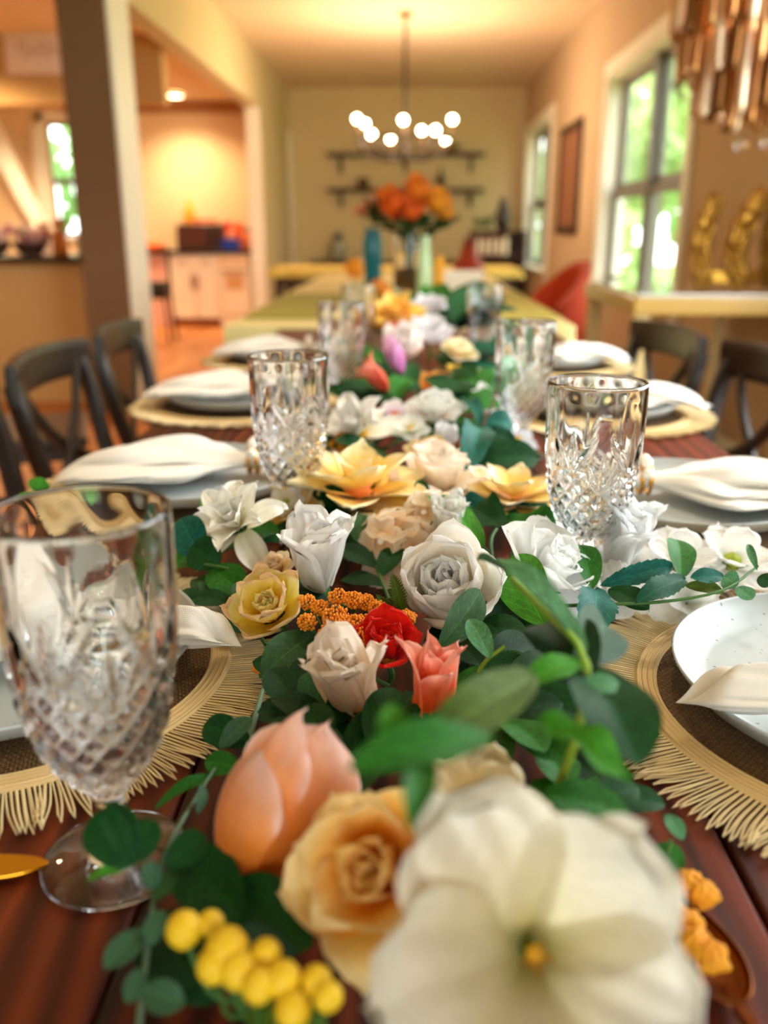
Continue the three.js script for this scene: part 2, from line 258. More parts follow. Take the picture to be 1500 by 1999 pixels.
// two long shelves on the back wall
for (const [y, label] of [[1.97, 'upper dark wooden wall shelf on iron brackets'], [1.535, 'lower dark wooden wall shelf on iron brackets']]) {
  const s = thing('wall_shelf', label, 'shelf', [-0.06, y, -12.4]); part(s, 'board', rbox(2.05, 0.045, 0.22, 0.006, 0, 0.02, 0.112), std('#3d2412', 0.6));
  for (const x of [-0.86, 0, 0.86]) part(s, 'bracket', merge([box(0.04, 0.2, 0.02, x, -0.1, 0.012), box(0.04, 0.02, 0.18, x, -0.012, 0.1), box(0.03, 0.02, 0.2, 0, 0, 0).rotateX(0.8).translate(x, -0.085, 0.085)].map((g) => g)), M.metalDark);
}
const jarPts = [[0, 0], [0.055, 0], [0.06, 0.01], [0.06, 0.13], [0.04, 0.16], [0.038, 0.185], [0.034, 0.185], [0.034, 0.16], [0.054, 0.125], [0.054, 0.012], [0, 0.01]];
solo('bottle', 'small dark bottle standing on the lower wall shelf', 'bottle', lathe([[0, 0], [0.05, 0], [0.055, 0.02], [0.055, 0.12], [0.02, 0.17], [0.02, 0.24], [0.024, 0.25], [0, 0.25]], 20), std('#1d120a', 0.3), [0.4, 1.578, -12.28]);
solo('mug', 'brown pot at the left end of the lower wall shelf', 'pot', lathe([[0, 0], [0.05, 0], [0.075, 0.04], [0.08, 0.1], [0.06, 0.13], [0.05, 0.13], [0.066, 0.1], [0, 0.03]], 20), std('#5c4228', 0.6), [-0.62, 1.578, -12.28]);
solo('basket', 'olive bowl at the right end of the upper wall shelf', 'bowl', lathe([[0, 0], [0.06, 0], [0.1, 0.05], [0.12, 0.1], [0.11, 0.1], [0.09, 0.055], [0, 0.02]], 20), std('#7c6a2a', 0.6), [0.52, 2.013, -12.28]);
solo('bowl', 'cream bowl at the left part of the upper wall shelf', 'bowl', lathe([[0, 0], [0.06, 0], [0.1, 0.04], [0.12, 0.09], [0.11, 0.09], [0.09, 0.045], [0, 0.02]], 20), std('#cdbd95', 0.6), [-0.45, 2.013, -12.28]);
{ // sideboard under the shelves
  const s = thing('sideboard', 'dark brown sideboard under the wall shelves', 'sideboard', [-0.35, 0, -12.05]), w = std('#3a2110', 0.5);
  part(s, 'top', rbox(1.9, 0.04, 0.5, 0.008, 0, 0.65, 0), w); part(s, 'carcass', rbox(1.84, 0.5, 0.46, 0.006, 0, 0.38, 0), w);
  for (const x of [-0.61, 0, 0.61]) { const d = part(s, 'door', rbox(0.57, 0.44, 0.02, 0.005, x, 0.38, 0.24), std('#4a2b15', 0.5)); part(d, 'knob', new THREE.SphereGeometry(0.015, 10, 8).translate(x + 0.2, 0.42, 0.262), M.bronze); }
  for (const x of [-0.86, 0.86]) for (const z of [-0.19, 0.19]) part(s, 'leg', new THREE.CylinderGeometry(0.025, 0.016, 0.14, 10).translate(x, 0.07, z), w);
}
{ const j = thing('jar', 'grey glass jar with a dark lid on the sideboard', 'jar', [-0.94, 0.67, -11.95]); part(j, 'body', lathe([[0, 0], [0.08, 0], [0.1, 0.03], [0.105, 0.2], [0.07, 0.26], [0.055, 0.28], [0, 0.28]], 24), std('#8d917f', 0.25)); part(j, 'lid', lathe([[0, 0.36], [0.03, 0.355], [0.065, 0.335], [0.068, 0.281], [0, 0.281]], 24), std('#4b4c46', 0.4)); }
{ // bookcase corner on the right, with its load
  const b = thing('bookcase', 'narrow dark bookcase in the far right corner', 'bookcase', [1.1, 0, -11.5]), w = std('#42200f', 0.5);
  for (const x of [-0.33, 0.33]) part(b, 'side_panel', rbox(0.035, 1.05, 0.34, 0.004, x, 0.525, 0), w); for (const y of [0.08, 0.42, 0.74, 1.03]) part(b, 'shelf_board', rbox(0.63, 0.03, 0.33, 0.004, 0, y, 0), w); part(b, 'back_panel', box(0.63, 0.95, 0.015, 0, 0.55, -0.155), w);
  const cols = [['#8e1f24', 'dark red book'], ['#d98a1f', 'mustard yellow book'], ['#7e2e58', 'plum book'], ['#cf6a1c', 'orange book'], ['#e0c9a0', 'cream book']];
  cols.forEach(([c, l], i) => { const k = thing('book', l + ' standing in the bookcase in the far corner', 'book', [0.86 + i * 0.085, 0.755, -11.42], 0, 'books in the far bookcase'); part(k, 'cover', rbox(0.055, 0.22 - (i % 2) * 0.02, 0.16, 0.004, 0, 0.11 - (i % 2) * 0.01, 0), std(c, 0.6)); part(k, 'pages', box(0.042, 0.19 - (i % 2) * 0.02, 0.012, 0, 0.105 - (i % 2) * 0.01, 0.08), std('#efe3c8', 0.8)); });
  const v = thing('vase', 'dark vase on top of the far bookcase', 'vase', [1.16, 1.045, -11.5]); part(v, 'body', lathe([[0, 0], [0.06, 0], [0.1, 0.1], [0.09, 0.22], [0.045, 0.32], [0.05, 0.38], [0.04, 0.38], [0.035, 0.32], [0, 0.3]], 24), std('#2d2018', 0.35)); part(v, 'neck_band', new THREE.TorusGeometry(0.047, 0.006, 8, 24).rotateX(Math.PI / 2).translate(0, 0.32, 0), std('#6b2a2a', 0.4));
  solo('plant', 'dark green trailing plant on the left of the far bookcase top', 'plant', merge(Array.from({ length: 26 }, (_, i) => new THREE.SphereGeometry(0.04, 6, 5).scale(1, 0.35, 0.6).rotateZ(between(-0.8, 0.8)).rotateY(i).translate(between(-0.12, 0.12), between(0.03, 0.16), between(-0.1, 0.1)))), std('#3b5a1f', 0.7), [0.9, 1.047, -11.45]);
}
function clothTable(name, label, pos, w, d, color, drop, legColor) { // a table under a cloth that hangs over its edges in shallow folds
  const t = thing(name, label + ' table', 'table', pos), wood = std(legColor, 0.5); part(t, 'tabletop', rbox(w - 0.02, 0.035, d - 0.02, 0.005, 0, 0.735, 0), wood);
  for (const x of [-1, 1]) for (const z of [-1, 1]) part(t, 'leg', rbox(0.06, 0.72, 0.06, 0.006, x * (w / 2 - 0.08), 0.36, z * (d / 2 - 0.08)), wood);
  part(t, 'apron', merge([box(w - 0.16, 0.09, 0.02, 0, 0.67, d / 2 - 0.07), box(w - 0.16, 0.09, 0.02, 0, 0.67, -d / 2 + 0.07), box(0.02, 0.09, d - 0.16, w / 2 - 0.07, 0.67, 0), box(0.02, 0.09, d - 0.16, -w / 2 + 0.07, 0.67, 0)]), wood);
  const pos3 = [], idx = [], N = 160, rows = 8, per = 2 * (w + d); // rim of the cloth, then its hanging rows
  const rim = (k) => { let s = (((k % N) + N) % N / N) * per; if (s < w) return [-w / 2 + s, d / 2, 0, 1]; s -= w; if (s < d) return [w / 2, d / 2 - s, 1, 0]; s -= d; if (s < w) return [w / 2 - s, -d / 2, 0, -1]; s -= w; return [-w / 2, -d / 2 + s, -1, 0]; };
  pos3.push(0, 0.757, 0);
  for (let r = 0; r <= rows; r++) for (let k = 0; k < N; k++) { const [x, z, nx, nz] = rim(k), f = r === 0 ? 0 : (r / rows), o = f * (0.012 + 0.012 * Math.sin(k * 0.9) + 0.008 * Math.sin(k * 0.37)); pos3.push(x + nx * o, 0.757 - f * drop - (r ? 0.003 : 0), z + nz * o); }
  for (let k = 0; k < N; k++) { const n = (k + 1) % N; idx.push(0, 1 + k, 1 + n); for (let r = 0; r < rows; r++) { const a = 1 + r * N + k, b = 1 + r * N + n; idx.push(a, a + N, b, b, a + N, b + N); } }
  const g = new THREE.BufferGeometry(); g.setAttribute('position', new THREE.Float32BufferAttribute(pos3, 3)); g.setAttribute('uv', new THREE.Float32BufferAttribute(new Float32Array((pos3.length / 3) * 2), 2)); g.setIndex(idx); const f = g.toNonIndexed(); f.computeVertexNormals();
  return solo('tablecloth', label + ' cloth', 'tablecloth', f, std(color, 0.85), pos);
}
clothTable('dining_table', 'cream yellow cloth-covered second dining', [-0.03, 0.003, -4.55], 1.12, 3.5, '#e3cf8c', 0.2, '#3a2213');
clothTable('buffet_table', 'mustard cloth-covered buffet crossing behind the vases', [-0.12, 0, -7.5], 2.0, 0.85, '#d9bb57', 0.06, '#3b200f');
solo('table_runner', 'olive green cloth laid over the near end of the cream second table', 'cloth', rbox(0.44, 0.006, 1.15, 0.003, 0, 0, 0), std('#9a8f30', 0.9), [-0.345, 0.767, -3.6]);
solo('table_runner', 'olive green cloth along the right edge of the cream second table', 'cloth', rbox(0.3, 0.006, 1.3, 0.003, 0, 0, 0), std('#b9a948', 0.9), [0.37, 0.767, -3.7]);
// the big vase of orange flowers and what stands round it
function ball(r, bump, seed, w = 18, h = 12) { const g = new THREE.SphereGeometry(r, w, h), p = g.attributes.position; for (let i = 0; i < p.count; i++) { const x = p.getX(i) / r, y = p.getY(i) / r, z = p.getZ(i) / r, k = 1 + bump * (Math.sin(x * 9 + seed) * Math.sin(y * 8 + seed * 2) * Math.sin(z * 9 - seed)); p.setXYZ(i, p.getX(i) * k, p.getY(i) * k, p.getZ(i) * k); } g.computeVertexNormals(); return g; }
{
  const v = thing('glass_vase', 'clear glass vase of green stems on the second table', 'vase', [0.0, 0.766, -4.2]);
  part(v, 'body', lathe([[0, 0], [0.065, 0], [0.072, 0.012], [0.075, 0.2], [0.062, 0.27], [0.066, 0.3], [0.061, 0.3], [0.057, 0.268], [0.069, 0.2], [0.066, 0.02], [0, 0.016]], 40), M.crystal);
  part(v, 'water', lathe([[0, 0.018], [0.063, 0.022], [0.067, 0.11], [0, 0.11]], 30), phys('#8a5a28', 0.05, { transmission: 0.7, thickness: 0.1, ior: 1.33 }));
  for (let i = 0; i < 9; i++) { const a = i * 0.7; part(v, 'stem', tube([[Math.cos(a) * 0.04, 0.03, Math.sin(a) * 0.04], [Math.cos(a + 2) * 0.02, 0.2, Math.sin(a + 2) * 0.02], [Math.cos(a) * 0.06, 0.36, Math.sin(a) * 0.06]], 0.006, 8, 5), M.stem); }
}
{
  const b = thing('bottle', 'tall teal glass bottle left of the clear vase', 'bottle', [-0.185, 0.766, -4.55]); part(b, 'body', lathe([[0, 0], [0.036, 0], [0.04, 0.01], [0.05, 0.16], [0.05, 0.24], [0.04, 0.275], [0.033, 0.29], [0.028, 0.29], [0.034, 0.27], [0.044, 0.24], [0.034, 0.015], [0, 0.012]], 28), std('#0b7f97', 0.15)); part(b, 'lip', new THREE.TorusGeometry(0.031, 0.004, 8, 24).rotateX(Math.PI / 2).translate(0, 0.29, 0), std('#1195ab', 0.15));
  const g = thing('bottle', 'pale green glass bottle in front of the clear vase on its right', 'bottle', [0.068, 0.766, -4.05]); part(g, 'body', lathe([[0, 0], [0.03, 0], [0.036, 0.02], [0.034, 0.16], [0.024, 0.21], [0.02, 0.25], [0.024, 0.26], [0.018, 0.26], [0.015, 0.21], [0, 0.2]], 24), std('#b9d9a6', 0.12)); part(g, 'lip', new THREE.TorusGeometry(0.021, 0.004, 8, 20).rotateX(Math.PI / 2).translate(0, 0.258, 0), std('#cfe6c0', 0.12));
  const c = thing('candle', 'golden yellow pillar candle right of the pale green bottle', 'candle', [0.135, 0.766, -4.12]); part(c, 'wax', lathe([[0, 0], [0.024, 0], [0.025, 0.004], [0.024, 0.17], [0.019, 0.174], [0, 0.168]], 24), phys('#f0a71c', 0.5)); part(c, 'wick', new THREE.CylinderGeometry(0.0014, 0.0014, 0.014, 6).translate(0, 0.175, 0), M.metalDark);
  const s = thing('bottle', 'rust red bottle behind the golden candle', 'bottle', [0.34, 0.766, -5.2]); part(s, 'body', lathe([[0, 0], [0.09, 0], [0.1, 0.02], [0.085, 0.1], [0.05, 0.15], [0.045, 0.2], [0, 0.2]], 24), std('#a8330f', 0.4)); part(s, 'stopper', lathe([[0, 0.2], [0.03, 0.2], [0.036, 0.225], [0.02, 0.245], [0, 0.25]], 16), std('#7c240b', 0.4));
}
for (const [x, z, r, label] of [[-0.14, -4.1, 0.042, 'small orange gourd at the foot of the clear vase'], [-0.33, -5.6, 0.07, 'yellow orange gourd beside the teal bottle'], [-0.105, -4.0, 0.03, 'tiny amber gourd in front of the clear vase']]) { const p = thing('gourd', label, 'gourd', [x, 0.766, z]); const g = new THREE.SphereGeometry(r, 24, 14), q = g.attributes.position; for (let i = 0; i < q.count; i++) { const a = Math.atan2(q.getZ(i), q.getX(i)), k = 1 - 0.09 * Math.abs(Math.sin(a * 4)); q.setXYZ(i, q.getX(i) * k, q.getY(i) * 0.85 + r * 0.85, q.getZ(i) * k); } g.computeVertexNormals(); part(p, 'flesh', g, std(x < -0.3 ? '#f0a020' : '#e88a1c', 0.5)); part(p, 'stem', tube([[0, r * 1.62, 0], [0.004, r * 1.85, 0], [0.012, r * 2, 0.004]], r * 0.12, 6, 6, 0.7), M.twig); }
{ const w = thing('place_card', 'white folded card box at the right of the second table', 'box', [0.25, 0.766, -4.35]); part(w, 'base', rbox(0.2, 0.075, 0.12, 0.006, 0, 0.0375, 0), std('#f3e9cf', 0.7)); part(w, 'lid', rbox(0.208, 0.03, 0.128, 0.006, 0, 0.085, 0), std('#fbf4e2', 0.7)); }
// orange blossoms over the vase are made with the other flowers, below
{ // picture on the right wall
  const p = thing('picture_frame', 'dark wooden picture frame between the two windows', 'picture', [1.485, 1.5, -8.75]); const w = std('#3d1f0e', 0.5);
  part(p, 'frame', merge([rbox(0.04, 0.9, 0.07, 0.006, 0, 0, 0.5), rbox(0.04, 0.9, 0.07, 0.006, 0, 0, -0.5), rbox(0.04, 0.07, 1.07, 0.006, 0, 0.45, 0), rbox(0.04, 0.07, 1.07, 0.006, 0, -0.45, 0)]), w); part(p, 'print', box(0.012, 0.84, 0.94, 0.008, 0, 0), std('#8a5a3c', 0.7));
}
{ // red armchair by the right wall
  const c = thing('armchair', 'rust red upholstered armchair by the right wall', 'armchair', [0.94, 0, -5.9], rad(-75)), f = std('#bd3a10', 0.8), w = std('#2b150c', 0.5);
  part(c, 'seat', rbox(0.42, 0.16, 0.44, 0.05, 0, 0.4, 0.04), f);
  const b = new THREE.BufferGeometry(), pos = [], idx = []; for (let i = 0; i <= 18; i++) for (let j = 0; j <= 10; j++) for (const s of [0, 1]) { const a = lerp(-1.75, 1.75, i / 18), v = j / 10, top = 0.5 + 0.36 * Math.pow(Math.max(0, Math.cos(a * 0.72)), 1.2), y = lerp(0.36, top, v), r = 0.22 + s * 0.05 - 0.02 * Math.sin(v * 3); pos.push(Math.sin(a) * r, y, -Math.cos(a) * r + 0.03); }
  const at = (i, j, s) => (i * 11 + j) * 2 + s; for (let i = 0; i < 18; i++) for (let j = 0; j < 10; j++) for (const s of [0, 1]) { const q = [at(i, j, s), at(i + 1, j, s), at(i, j + 1, s), at(i + 1, j + 1, s)]; idx.push(q[0], q[1], q[2], q[1], q[3], q[2]); } for (let i = 0; i < 18; i++) { idx.push(at(i, 10, 0), at(i + 1, 10, 0), at(i, 10, 1), at(i + 1, 10, 0), at(i + 1, 10, 1), at(i, 10, 1)); } for (const i of [0, 18]) for (let j = 0; j < 10; j++) idx.push(at(i, j, 0), at(i, j + 1, 0), at(i, j, 1), at(i, j + 1, 0), at(i, j + 1, 1), at(i, j, 1));
  b.setAttribute('position', new THREE.Float32BufferAttribute(pos, 3)); b.setIndex(idx); b.computeVertexNormals(); part(c, 'backrest', b, f);
  for (const x of [-0.16, 0.16]) for (const z of [-0.13, 0.2]) part(c, 'leg', new THREE.CylinderGeometry(0.02, 0.013, 0.33, 8).translate(x, 0.165, z), w);
}
{ // golden console by the right wall
  const t = thing('console_table', 'golden yellow console table under the double window', 'table', [1.15, 0, -3.75]), w = phys('#b8903c', 0.35, { clearcoat: 0.5 });
  part(t, 'tabletop', rbox(0.66, 0.065, 0.95, 0.008, 0, 0.785, 0), w); part(t, 'reflection_glass_top', rbox(0.62, 0.008, 0.9, 0.003, 0, 0.823, 0), phys('#dfe9ea', 0.08, { clearcoat: 1 }));  // opaque top; the window's reflection is put into its pale colour
  for (const x of [-0.29, 0.29]) for (const z of [-0.42, 0.42]) part(t, 'leg', rbox(0.06, 0.755, 0.06, 0.006, x, 0.3775, z), std('#e6c98a', 0.5));
}
{ // gold foil balloon on the console: two inflated, crinkled strokes
  const foil = std('#a67a34', 0.26, { metalness: 1, bumpMap: foilBump, bumpScale: 0.02 });
  const stroke = (pts, r) => { const g = tube(pts, r, 48, 18), p = g.attributes.position, c = new THREE.CatmullRomCurve3(pts.map(V)), q = new THREE.Vector3(); for (let i = 0; i <= 48; i++) { const o = c.getPointAt(i / 48), f = i / 48, k = Math.pow(Math.sin(Math.PI * clamp(f * 0.96 + 0.02, 0, 1)), 0.13); for (let j = 0; j <= 18; j++) { const at = i * 19 + j, a = (j / 18) * 6.283; q.fromBufferAttribute(p, at).sub(o).multiplyScalar(k * (1 + 0.1 * Math.sin(i * 1.9 + 2 * Math.sin(a)))).add(o); p.setXYZ(at, q.x, q.y, q.z); } } g.computeVertexNormals(); return g; };
  const b = thing('foil_balloon', 'gold foil balloon letter standing on the golden console table', 'balloon', [1.15, 0.829, -3.42]);
  part(b, 'stroke', stroke([[-0.035, 0.015, 0], [-0.07, 0.13, 0.01], [-0.055, 0.26, 0], [-0.02, 0.34, 0]], 0.042), foil); part(b, 'stroke', stroke([[0.1, 0.015, 0.02], [0.055, 0.13, 0.02], [0.085, 0.26, 0.02], [0.14, 0.36, 0.02]], 0.045), foil); part(b, 'stroke', stroke([[0.22, 0.02, 0], [0.2, 0.15, 0], [0.21, 0.28, 0], [0.25, 0.38, 0]], 0.05), std('#7d5a1d', 0.25, { metalness: 1, bumpMap: foilBump, bumpScale: 0.02 }));
  part(b, 'seam', bar([[-0.05, 0.06, 0.0], [0.08, 0.05, 0.02], [0.22, 0.07, 0.0]], 0.01, 0.05), foil);
}
{ // pendant of long amber glass drops over the console
  const p = thing('pendant_lamp', 'gold pendant lamp with tiers of long amber glass drops', 'lamp', [1.22, 2.8, -3.3]);
  part(p, 'canopy', lathe([[0, -0.03], [0.05, -0.025], [0.06, 0], [0, 0]]), M.gold); part(p, 'chain', new THREE.CylinderGeometry(0.006, 0.006, 0.9, 8).translate(0, -0.47, 0), M.gold);
  const drop = lathe([[0, -0.27], [0.012, -0.265], [0.02, -0.24], [0.021, -0.03], [0.012, -0.005], [0, 0]], 8), mats = [std('#a8703e', 0.2, { metalness: 0.85 }), std('#e6c8a8', 0.25, { metalness: 0.65 }), std('#6e4520', 0.2, { metalness: 0.9 }), std('#c08a58', 0.2, { metalness: 0.8 })];
  for (const [r, y, n] of [[0.33, -0.86, 28], [0.3, -0.98, 26], [0.22, -1.1, 18], [0.12, -1.14, 10]]) {
    const ring = part(p, 'ring', new THREE.TorusGeometry(r, 0.01, 8, 50).rotateX(Math.PI / 2).translate(0, y, 0), M.gold);
    for (let i = 0; i < n; i++) { const a = (i / n) * 6.283 + y * 9; part(ring, 'glass_drop', drop, mats[(i * 7 + Math.round(r * 100)) % 4], [Math.cos(a) * r, y - 0.01 + between(-0.012, 0.012), Math.sin(a) * r], [between(-0.06, 0.06), a, between(-0.06, 0.06)]); }
  }
  for (const [x, z] of [[0.0, 0.05], [0.07, 0.02], [-0.05, -0.06]]) part(p, 'crystal_ball', new THREE.IcosahedronGeometry(0.026, 1).translate(x, -1.46, z), M.crystal);
  const glow = new THREE.MeshStandardMaterial({ color: C('#fff0d0'), emissive: C('#ffd79a'), emissiveIntensity: 2 });
  for (const [x, z] of [[0.1, 0.02], [-0.08, 0.06], [0, -0.1]]) { part(p, 'bulb', new THREE.SphereGeometry(0.03, 12, 10).translate(x, -1.0, z), glow); const l = new THREE.PointLight(C('#ffd8a8'), 0.3); l.position.set(x, -1.0, z); l.castShadow = true; p.add(l); }
}
// ---------------------------------------------------------------- kitchen
{
  const w = std('#f4e6cc', 0.5), d2 = std('#f8ecd4', 0.45);
  const c = thing('kitchen_cabinet', 'cream double door base cabinet at the kitchen wall', 'cabinet', [-2.39, 0, -10.24]);
  part(c, 'carcass', rbox(0.54, 0.7, 0.5, 0.004, 0, 0.45, 0), w); part(c, 'toe_kick', box(0.54, 0.1, 0.42, 0, 0.05, -0.02), std('#a2622f', 0.7));
  for (const s of [-1, 1]) { const x = s * 0.133, dr = part(c, 'door', merge([rbox(0.255, 0.52, 0.018, 0.004, x, 0.37, 0.26), rbox(0.255, 0.06, 0.008, 0.003, x, 0.6, 0.272), rbox(0.255, 0.06, 0.008, 0.003, x, 0.14, 0.272), rbox(0.05, 0.4, 0.008, 0.003, x + 0.1, 0.37, 0.272), rbox(0.05, 0.4, 0.008, 0.003, x - 0.1, 0.37, 0.272)]), d2); part(dr, 'handle', rbox(0.018, 0.16, 0.02, 0.005, s * 0.03, 0.5, 0.287), std('#a86a30', 0.4, { metalness: 0.5 })); const w2 = part(c, 'drawer', rbox(0.255, 0.13, 0.018, 0.004, x, 0.715, 0.26), d2); part(w2, 'handle', rbox(0.1, 0.016, 0.02, 0.005, x, 0.715, 0.28), std('#b07a3e', 0.4, { metalness: 0.5 })); }
  const o = thing('oven', 'white oven built in beside the double door cabinet', 'oven', [-1.92, 0, -10.22]);
  part(o, 'body', rbox(0.36, 0.78, 0.5, 0.006, -0.02, 0.41, 0.0), std('#f4e4c6', 0.45)); part(o, 'control_panel', rbox(0.34, 0.09, 0.015, 0.003, -0.02, 0.73, 0.257), std('#e9c79a', 0.5)); const dr = part(o, 'oven_door', rbox(0.34, 0.5, 0.02, 0.006, -0.02, 0.4, 0.26), std('#f6e6ca', 0.4)); part(dr, 'handle', rbox(0.28, 0.025, 0.03, 0.008, -0.02, 0.62, 0.282), std('#b5793d', 0.4)); part(dr, 'glass', rbox(0.2, 0.16, 0.006, 0.002, -0.02, 0.5, 0.272), std('#d9a873', 0.2));
  const l = thing('dishwasher', 'pale pink front of the appliance behind the black bar stool', 'appliance', [-2.88, 0, -10.24]); part(l, 'body', rbox(0.38, 0.79, 0.5, 0.006, 0, 0.405, 0), std('#eab6a2', 0.5)); part(l, 'handle', rbox(0.3, 0.02, 0.03, 0.006, 0, 0.7, 0.265), std('#c98d78', 0.4));
  solo('countertop', 'dark stone countertop along the kitchen wall', 'countertop', rbox(1.5, 0.035, 0.56, 0.006, 0, 0, 0), std('#2c1610', 0.3), [-2.39, 0.818, -10.21]);
  const m = thing('microwave', 'black microwave oven on the kitchen countertop', 'microwave', [-2.33, 0.837, -10.2]); part(m, 'case', rbox(0.5, 0.27, 0.34, 0.008, 0, 0.14, 0), std('#1c110d', 0.4)); const md = part(m, 'door', rbox(0.35, 0.22, 0.012, 0.004, -0.06, 0.14, 0.175), std('#57352d', 0.2)); part(md, 'handle', rbox(0.014, 0.19, 0.02, 0.005, 0.125, 0.14, 0.19), M.metalDark); part(m, 'keypad', rbox(0.1, 0.2, 0.01, 0.003, 0.18, 0.14, 0.174), std('#3b251e', 0.4));
  const bt = thing('bottle', 'yellow orange bottle standing on the microwave', 'bottle', [-2.46, 1.12, -10.22]); part(bt, 'body', lathe([[0, 0], [0.07, 0], [0.075, 0.02], [0.07, 0.12], [0.04, 0.16], [0.035, 0.2], [0, 0.2]], 20), std('#f39a12', 0.5)); part(bt, 'cap', new THREE.CylinderGeometry(0.03, 0.032, 0.05, 14).translate(0, 0.225, 0), std('#f6b32a', 0.5));
  solo('box', 'flat orange box lying on the microwave', 'box', rbox(0.24, 0.045, 0.2, 0.006, 0, 0.0225, 0), std('#ea5a1a', 0.6), [-2.28, 1.12, -10.18]);
  solo('bag', 'orange and red snack bag at the left end of the kitchen countertop', 'bag', ball(0.1, 0.25, 2).scale(1.2, 0.45, 0.8), std('#f4661b', 0.5), [-2.88, 0.873, -10.18]);
  const b2 = thing('basket', 'blue tin on the kitchen countertop right of the microwave', 'tin', [-1.98, 0.837, -10.08]); part(b2, 'body', rbox(0.19, 0.12, 0.16, 0.012, 0, 0.06, 0), std('#123b9a', 0.35)); part(b2, 'lid', rbox(0.1, 0.09, 0.1, 0.02, 0, 0.166, 0), std('#e58a62', 0.4));
  const items = [[-2.06, 0.11, 0.3, '#e8331b', 'red box behind the blue tin'], [-1.93, 0.09, 0.29, '#f25a1a', 'orange carton behind the blue tin'], [-1.8, 0.045, 0.24, '#f08a52', 'peach bottle with a dark cap right of the blue tin'], [-1.7, 0.06, 0.21, '#f59a25', 'amber jar at the right end of the kitchen countertop']];
  items.forEach(([x, wd, h, col, label], i) => { const t = thing(i < 2 ? 'carton' : 'bottle', label, i < 2 ? 'carton' : 'bottle', [x, 0.837, i < 2 ? -10.3 : -10.12]); if (i < 2) { part(t, 'body', rbox(wd, h - 0.04, 0.08, 0.004, 0, (h - 0.04) / 2, 0), std(col, 0.5)); part(t, 'flap', rbox(wd, 0.04, 0.02, 0.004, 0, h - 0.02, 0), std(col, 0.5)); } else { part(t, 'body', lathe([[0, 0], [wd, 0], [wd, h * 0.6], [wd * 0.5, h * 0.8], [wd * 0.5, h * 0.86], [0, h * 0.86]], 18), std(col, 0.35)); part(t, 'cap', new THREE.CylinderGeometry(wd * 0.55, wd * 0.55, h * 0.14, 14).translate(0, h * 0.93, 0), std(i === 2 ? '#4b4560' : '#d8742a', 0.5)); } });
  const st = thing('bar_stool', 'black bar stool in front of the kitchen cabinets', 'stool', [-2.45, 0, -8.6]), k = std('#15100e', 0.5); part(st, 'seat', rbox(0.26, 0.16, 0.26, 0.03, 0, 0.5, 0), k); for (const x of [-0.11, 0.11]) for (const z of [-0.11, 0.11]) part(st, 'leg', bar([[x, 0.44, z], [x * 1.3, 0, z * 1.3]], 0.025, 0.025, 2, [1, 0, 0]), k); part(st, 'back_post', bar([[0.12, 0.5, -0.1], [0.1, 0.9, -0.13]], 0.03, 0.025, 3, [1, 0, 0]), k);
}
function downlight(name, label, x, y, z, color, power, angle) {
  const d = thing(name, label, 'ceiling light', [x, y, z]); part(d, 'trim_ring', new THREE.TorusGeometry(0.085, 0.012, 8, 32).rotateX(Math.PI / 2), M.white); part(d, 'diffuser', new THREE.CylinderGeometry(0.08, 0.08, 0.012, 28).translate(0, -0.004, 0), new THREE.MeshStandardMaterial({ color: C('#fff3d6'), emissive: C(color), emissiveIntensity: 14 }));
  const l = new THREE.SpotLight(C(color), power); l.position.set(0, -0.03, 0); l.angle = angle; l.penumbra = 0.7; l.target.position.set(0, -2, 0); l.castShadow = true; l.shadow.radius = 4; d.add(l, l.target);
}
downlight('recessed_or_unseen_light', 'round recessed ceiling light glowing near the kitchen wall', -2.47, 2.395, -9.95, '#ffe0b4', 14, 1.25);
downlight('recessed_or_unseen_light', 'unseen ceiling light over the half wall, placed to light the kitchen side', -3.3, 2.395, -6.4, '#ffdcae', 32, 1.3);  // out of view, placed to light the kitchen side
downlight('recessed_or_unseen_light', 'unseen ceiling light over the stairs, placed to light the far left of the room', -4.1, 2.395, -9.0, '#ffdcae', 32, 1.3);  // out of view, placed to light the stairs and far left
downlight('recessed_or_unseen_light', 'unseen ceiling light over the left chairs, placed to light the header and its sign', -2.4, 2.395, -2.6, '#ffdcae', 18, 1.3);  // out of view, placed to light the header and sign
downlight('recessed_or_unseen_light', 'added ceiling light above the near end of the dining table, brightening the flowers', 0.25, 2.795, -1.35, '#fff1de', 7, 0.55);  // fill lamp added out of view to brighten the flowers from above
// white sign on the header
{
  const s = thing('wall_sign', 'white framed sign with faint grey script on the header at left', 'sign', [-2.72, 2.3, -7.02]); part(s, 'board', rbox(0.5, 0.32, 0.02, 0.004, 0, 0, 0), std('#f4dfcf', 0.7));
  part(s, 'frame', merge([rbox(0.52, 0.015, 0.03, 0.004, 0, 0.165, 0), rbox(0.52, 0.015, 0.03, 0.004, 0, -0.165, 0), rbox(0.015, 0.34, 0.03, 0.004, 0.26, 0, 0), rbox(0.015, 0.34, 0.03, 0.004, -0.26, 0, 0)]), std('#d8a878', 0.6));
  part(s, 'script', tube([[-0.15, 0.0, 0], [-0.11, 0.06, 0], [-0.09, -0.05, 0], [-0.04, 0.02, 0], [-0.02, -0.04, 0], [0.03, 0.05, 0], [0.05, -0.05, 0], [0.1, 0.04, 0], [0.13, -0.03, 0], [0.17, 0.01, 0]], 0.006, 60, 5).translate(0, 0, 0.012), std('#c9a590', 0.8));
}
